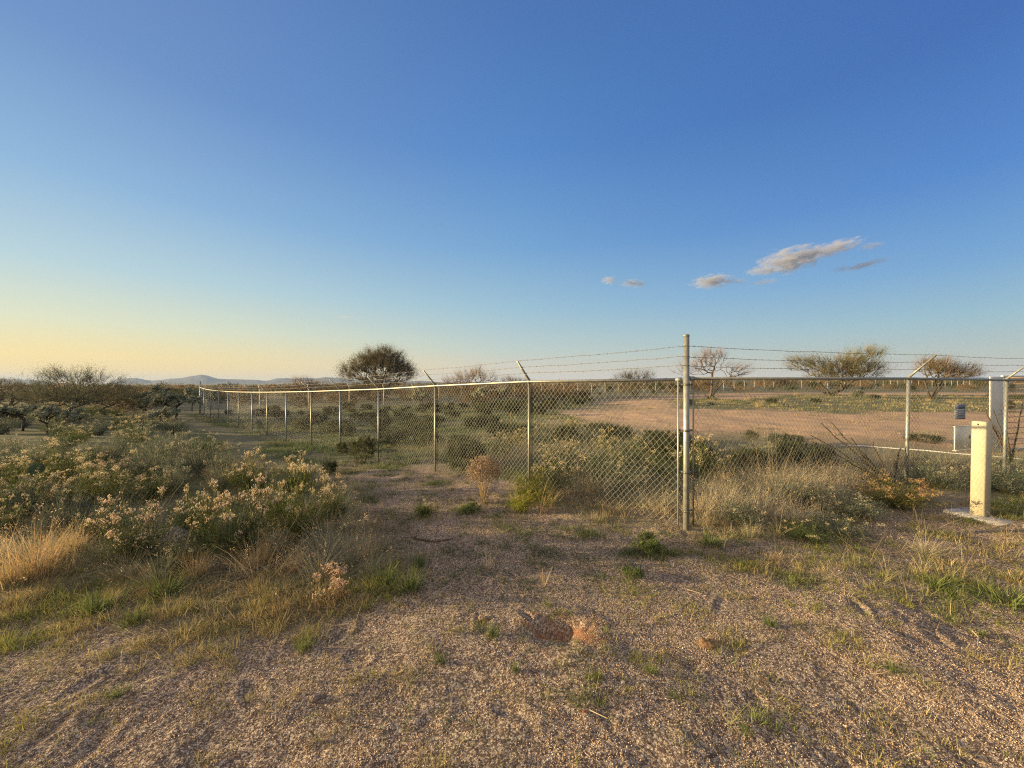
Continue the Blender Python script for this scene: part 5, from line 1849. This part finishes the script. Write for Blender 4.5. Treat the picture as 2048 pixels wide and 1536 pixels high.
tufts(g, p, 2, .12, .01, .0026, [(.42, .32, .19), (.34, .27, .17)], 1.35, .2, 3)
tag(link('sprouts', g.mesh('sprouts', [M_leaf])), kind='stuff')

# dead twigs and straw lying on the ground
g = Geo()
for poly_, n_t, r_, L_ in (([(-4.4, 2.9), (-2.4, 2.45), (-1.0, 2.7), (-.6, 3.3), (-1.2, 4.6), (-2.2, 6), (-3, 5.4), (-1.9, 4), (-3.2, 3.6), (-4.8, 3.6)], 3000, .0016, .11),
                           ([(-1.3, 3.2), (.4, 2.9), (3.4, 3.4), (6.5, 3.2), (8.6, 6.2), (5.4, 5.2), (2.1, 4.3), (.4, 5.6), (-2, 7.6), (-2.2, 5.6)], 2600, .0013, .08),
                           ([(-4, 1.4), (-4, 2.8), (0, 2.6), (4.6, 3.2), (4.6, 1.4)], 700, .0010, .06),
                           ([(2.0, 4.6), (1.0, 5.8), (-.4, 7.4), (3, 7.4), (9, 7.6), (6.8, 6.5)], 1500, .0018, .16)):
    p = pts_in(poly_, n_t, dens(.5, 41, .05))
    z = ground_z(p[:, 0], p[:, 1])
    a = rgu.uniform(0, 6.28, n_t)
    LL = L_ * np.exp(rgu.normal(0, .5, n_t))
    p0 = np.concatenate([p, z[:, None] + .006], 1)
    el = np.abs(rgu.normal(0, .16, n_t))
    bd = rgu.normal(0, .35, n_t)
    p1 = p0 + np.stack([np.cos(a), np.sin(a), np.tan(el)], 1) * LL[:, None] * .5
    p2 = p1 + np.stack([np.cos(a + bd), np.sin(a + bd), -.3 * np.tan(el)], 1) * LL[:, None] * .5
    cc = np.array([(.45, .35, .22), (.30, .22, .14), (.16, .12, .085), (.52, .43, .30)])[rgu.integers(0, 4, n_t)]
    segtubes(g, p0, p1, r_, r_, 3, cc)
    segtubes(g, p1, p2, r_, r_ * .5, 3, cc)
tag(link('dry_litter', g.mesh('dry_litter', [M_leaf])), kind='stuff')

# gravel
NG = 190000
yy = 1.35 * (5.2 / 1.35) ** rgu.uniform(0, 1, NG * 2) ** .9
xx = rgu.uniform(-1.55, 1.75, NG * 2) * np.maximum(yy, 1.9)
k_ = rgu.uniform(0, 1, NG * 2) < np.clip(fbm(xx, yy, .35, 3, 37) * 1.1 + .62, .08, 1) * np.where(in_poly(xx, yy, LEFT_VEG), .15, 1)
xx, yy = xx[k_][:NG], yy[k_][:NG]
n = len(xx)
oct_ = np.array([(1, 0, 0), (0, 1, 0), (-1, 0, 0), (0, -1, 0), (0, 0, 1), (0, 0, -1)], float)
tri_ = np.array([(0, 1, 4), (1, 2, 4), (2, 3, 4), (3, 0, 4), (1, 0, 5), (2, 1, 5), (3, 2, 5), (0, 3, 5)])
r = .0015 + .0026 * rgu.uniform(0, 1, n) ** 2.5
r = np.where(rgu.uniform(0, 1, n) < .004, r * 2.2, r)
sc3 = r[:, None] * rgu.uniform(.6, 1.35, (n, 3)) * (1, 1, .8)
V = oct_[None] * sc3[:, None] + rgu.normal(0, .16, (n, 6, 3)) * r[:, None, None]
a = rgu.uniform(0, 6.28, n)
ca, sa = np.cos(a)[:, None], np.sin(a)[:, None]
V = np.stack([V[..., 0] * ca - V[..., 1] * sa, V[..., 0] * sa + V[..., 1] * ca, V[..., 2]], -1)
# height of the finely modelled ground under each stone
zi = np.clip(np.searchsorted(gx, xx) - 1, 0, nx - 2), np.clip(np.searchsorted(gy, yy) - 1, 0, ny - 2)
GZ2 = gzz.reshape(ny, nx)
fx_, fy_ = (xx - gx[zi[0]]) / (gx[zi[0] + 1] - gx[zi[0]]), (yy - gy[zi[1]]) / (gy[zi[1] + 1] - gy[zi[1]])
zz_ = (GZ2[zi[1], zi[0]] * (1 - fx_) + GZ2[zi[1], zi[0] + 1] * fx_) * (1 - fy_) + (GZ2[zi[1] + 1, zi[0]] * (1 - fx_) + GZ2[zi[1] + 1, zi[0] + 1] * fx_) * fy_
V += np.stack([xx, yy, zz_ + r * .25], 1)[:, None]
pal = np.array([(.50, .37, .26), (.41, .29, .20), (.60, .48, .36), (.27, .195, .14), (.46, .30, .195), (.70, .61, .50)])
cc = pal[rgu.choice(6, n, p=[.3, .25, .14, .14, .14, .03])] * np.exp(rgu.normal(0, .15, (n, 1)))
tag(link('gravel', mk('gravel', V.reshape(-1, 3), None, (np.arange(n)[:, None, None] * 6 + tri_[None]).reshape(-1, 3), np.repeat(cc, 6, 0), [M_rock])), kind='stuff')


# a few single stones, sticks and twigs lying about
def stone(px, pb, wpx, lab, colr, name='rock', flat=.6):
    x, y = at(px, pb)
    s = wpx / F * y / 2
    V0, Q0, T0 = ball(44, 28)
    rg_ = np.random.default_rng(int(px))
    d = V0 * (s, s * rg_.uniform(.7, 1), s * flat)
    f_ = 1 + .5 * fbm(V0[:, 0] * 2 + px + V0[:, 2], V0[:, 1] * 2 + V0[:, 2] * 1.7, 1, 5, 5, .62)[:, None]
    g_ = Geo()
    g_.add(d * f_, Q0, T0, colr)
    o = tag(link(name, g_.mesh(name, [M_stone])), lab, name)
    o.location = (x, y, gz(x, y) + s * flat * .15)


M_stone = attr_mat('single_stone', .9, 0, .2, 60)
stone(1415, 1290, 34, 'reddish clod of earth on the gravel right of the dug hole', (.17, .10, .06), 'dirt_clod', .45)
stone(1246, 1366, 9, 'small pale round pebble on the gravel below the dug hole', (.55, .48, .38), 'pebble', .8)
stone(1169, 1424, 8, 'small red stone low on the gravel', (.30, .10, .05), 'pebble', .8)
stone(965, 1236, 18, 'brown stone on the gravel left of the dug hole', (.25, .18, .13), 'pebble', .5)
stone(345, 1082, 60, 'rounded grey boulder half hidden under the pink capped shrub', (.24, .22, .20), 'boulder', .75)
stone(630, 1397, 20, 'dark stone pressed into the gravel at lower left', (.2, .15, .12), 'pebble', .45)


def stick(pts_px, r, lab, colr=(.10, .075, .055), twigs=0):
    rg_ = np.random.default_rng(int(pts_px[0][0]))
    P_ = []
    for a_, b_ in pts_px:
        x, y = at(a_, b_)
        P_.append((x, y, gz(x, y) + r + rg_.uniform(0, .012)))
    P_ = np.array(P_)
    g_ = Geo()
    rr2 = np.linspace(r, r * .5, len(P_))
    segtubes(g_, P_[:-1], P_[1:], rr2[:-1], rr2[1:], 6, colr)
    for _ in range(twigs):
        k = rg_.integers(0, len(P_))
        e = P_[k] + rg_.normal(0, .07, 3) * (1, 1, .35) + (0, 0, .02)
        segtubes(g_, P_[k:k + 1], e[None], r * .4, r * .2, 4, colr)
    tag(link('stick', g_.mesh('stick', [M_wood])), lab, 'stick')


stick([(826, 1079), (848, 1084), (870, 1086), (905, 1080)], .012, 'dark dead stick lying across the bare path', twigs=8)
stick([(1385, 1520), (1410, 1518), (1435, 1512), (1452, 1508)], .006, 'thin dark stick at the bottom border of the gravel', twigs=2)
stick([(1388, 1528), (1412, 1522), (1430, 1519)], .0045, 'thinner dark stick just below the other at the bottom border')
stick([(400, 1222), (430, 1205), (455, 1208), (490, 1192), (520, 1196)], .006, 'pale bent twig lying in the dry litter of the thicket edge', (.34, .26, .18), 5)
stick([(520, 1200), (560, 1190), (600, 1180), (628, 1172)], .005, 'second pale twig arching towards the dried flower plant', (.36, .28, .19), 4)
stick([(1740, 1350), (1765, 1352), (1790, 1344)], .004, 'pale curved twig under the flat yellow green tuft', (.45, .35, .22))
stick([(1945, 1266), (1957, 1278), (1955, 1296)], .004, 'pale hooked twig on the gravel at the right', (.42, .34, .24))
stick([(1180, 1424), (1215, 1442)], .003, 'straight straw lying on the gravel below the hole', (.5, .4, .25))
stick([(1375, 1180), (1405, 1190)], .003, 'straight straw lying on the gravel above the tuft', (.5, .4, .25))

# desert scrub filling the plain out to the skyline: low bushes too far off to count
g = Geo()
rgf = np.random.default_rng(8)
nb = 2600
az_f = rgf.uniform(-1.05, 1.05, nb)
rf = 75 * (900 / 75) ** rgf.uniform(0, 1, nb) ** .8
xf, yf = rf * np.sin(az_f), rf * np.cos(az_f)
kp_ = (yf > 108) | (xf < -30) & (yf > 40)
xf, yf = xf[kp_], yf[kp_]
zf = ground_z(xf, yf)
nb = len(xf)
hf = rgf.uniform(.7, 2.0, nb) * np.where(rgf.uniform(0, 1, nb) < .08, 1.7, 1)
wf = hf * rgf.uniform(.8, 1.7, nb)
colf = np.array([(.16, .12, .075), (.12, .115, .06), (.10, .10, .055), (.21, .14, .08), (.27, .21, .13)])[rgf.integers(0, 5, nb)]
kk = 110
v = rgf.normal(0, 1, (nb, kk, 3))
v /= np.linalg.norm(v, axis=2, keepdims=True)
v[..., 2] = np.abs(v[..., 2])
v *= rgf.uniform(.3, 1, (nb, kk, 1)) ** .5
cen = np.stack([xf, yf, zf], 1)[:, None] + v * np.stack([wf * .5, wf * .5, hf], 1)[:, None]
ss = np.repeat(wf * .11, kk)
cen = cen.reshape(-1, 3)
leaves(g, rgf, cen, rgf.normal(0, 1, cen.shape) + (0, 0, .8), ss * 1.6, ss * .8, np.repeat(colf, kk, 0) * np.exp(rgf.normal(0, .25, (len(cen), 1))))
tag(link('desert_scrub', g.mesh('desert_scrub', [M_leaf])), kind='stuff')

# ------------------------------------------------------------------ small evening clouds
def cloud_mat(name, dens, seed):
    m = bpy.data.materials.new(name)
    m.use_nodes = True
    t = m.node_tree
    t.nodes.remove(t.nodes['Principled BSDF'])
    v = node(t, 'ShaderNodeVolumePrincipled')
    v.inputs['Color'].default_value = (.52, .56, .68, 1)
    v.inputs['Anisotropy'].default_value = .15
    cd = node(t, 'ShaderNodeTexCoord')
    ln = node(t, 'ShaderNodeVectorMath', operation='LENGTH')
    t.links.new(cd.outputs['Object'], ln.inputs[0])
    n1 = node(t, 'ShaderNodeTexNoise')
    n1.inputs['Scale'].default_value = 2.9
    n1.inputs['Detail'].default_value = 8
    n1.inputs['Roughness'].default_value = .6
    ad = node(t, 'ShaderNodeVectorMath', operation='ADD')
    ad.inputs[1].default_value = (seed * 3.7, seed * 1.3, 0)
    t.links.new(cd.outputs['Object'], ad.inputs[0])
    t.links.new(ad.outputs[0], n1.inputs[0])
    f = math_n(t, 'SUBTRACT', 1.0, ln.outputs['Value'])
    f = math_n(t, 'ADD', f, math_n(t, 'MULTIPLY', math_n(t, 'SUBTRACT', n1.outputs[0], .52), 3.1))
    f = math_n(t, 'MULTIPLY', math_n(t, 'SUBTRACT', f, .22), 1.8, True)
    t.links.new(math_n(t, 'MULTIPLY', f, dens), v.inputs['Density'])
    t.links.new(v.outputs[0], t.nodes['Material Output'].inputs['Volume'])
    return m


CV, CQ, CT = ball()
CD = 5200.0
CL = [  # px, py, half width, half height, tilt, density, label
    (1584, 519, 66, 25, -8, 1.0, 'largest grey and cream cloud over the right of the yard'),
    (1668, 497, 52, 13, -14, .9, 'bright rounded cloud joined to the upper right of the largest cloud'),
    (1524, 541, 34, 9, -6, .7, 'small pale cloud below the left end of the largest cloud'),
    (1424, 563, 44, 13, -4, 1.2, 'short cream cloud with a bright left end'),
    (1478, 562, 22, 6, -3, .45, 'thin grey cloud wisp right of the short cream cloud'),
    (1528, 564, 30, 5, -6, .45, 'flat grey cloud wisp under the largest cloud'),
    (1742, 492, 26, 7, -4, .45, 'grey cloud wisp trailing right of the bright rounded cloud'),
    (1682, 538, 20, 7, -5, .45, 'small grey cloud wisp beneath the bright rounded cloud'),
    (1730, 530, 44, 7, -14, .5, 'long thin grey cloud rising to the right'),
    (1218, 561, 17, 9, 0, 1.2, 'tiny bright cloud standing apart above the corner post'),
    (1266, 567, 30, 7, 4, .9, 'thin grey cloud wisp right of the tiny bright cloud'),
    (692, 634, 26, 3, 2, .25, 'faint cloud streak low above the round green tree'),
]
for i, (px, py, hw, hh_, tl, dn, lab) in enumerate(CL):
    k = CD / F
    me = mk('cloud', CV, CQ, CT, None, [cloud_mat('cloud_vapour', dn * .012, i)])
    o = tag(link('cloud', me), lab, 'cloud')
    o.location = ((px - 1024) * k, CD, CAM_H + (HZ - py) * k)
    o.scale = (hw * k * 1.12, hw * k * .8, hh_ * k * 1.15)
    o.rotation_euler = (0, R_(tl), 0)
S.cycles.volume_step_rate = 1.0
S.cycles.volume_max_steps = 256
S.cycles.volume_bounces = 2

# ------------------------------------------------------------------ the air between here and the mountains
g = Geo()
zlo = min(float(gzz.min()), float(mv[:, 2].min())) - 1.5
box(g, (0, 3300, zlo), 19400, 8400, 118 - zlo)
hm = bpy.data.materials.new('haze')
hm.use_nodes = True
hm.node_tree.nodes.remove(hm.node_tree.nodes['Principled BSDF'])
hv = node(hm.node_tree, 'ShaderNodeVolumePrincipled')
hv.inputs['Color'].default_value = (.40, .55, .85, 1)
hv.inputs['Density'].default_value = HAZE_D
hv.inputs['Anisotropy'].default_value = 0.0
hm.node_tree.links.new(hv.outputs[0], hm.node_tree.nodes['Material Output'].inputs['Volume'])
tag(link('haze', g.mesh('haze', [hm])), kind='stuff')
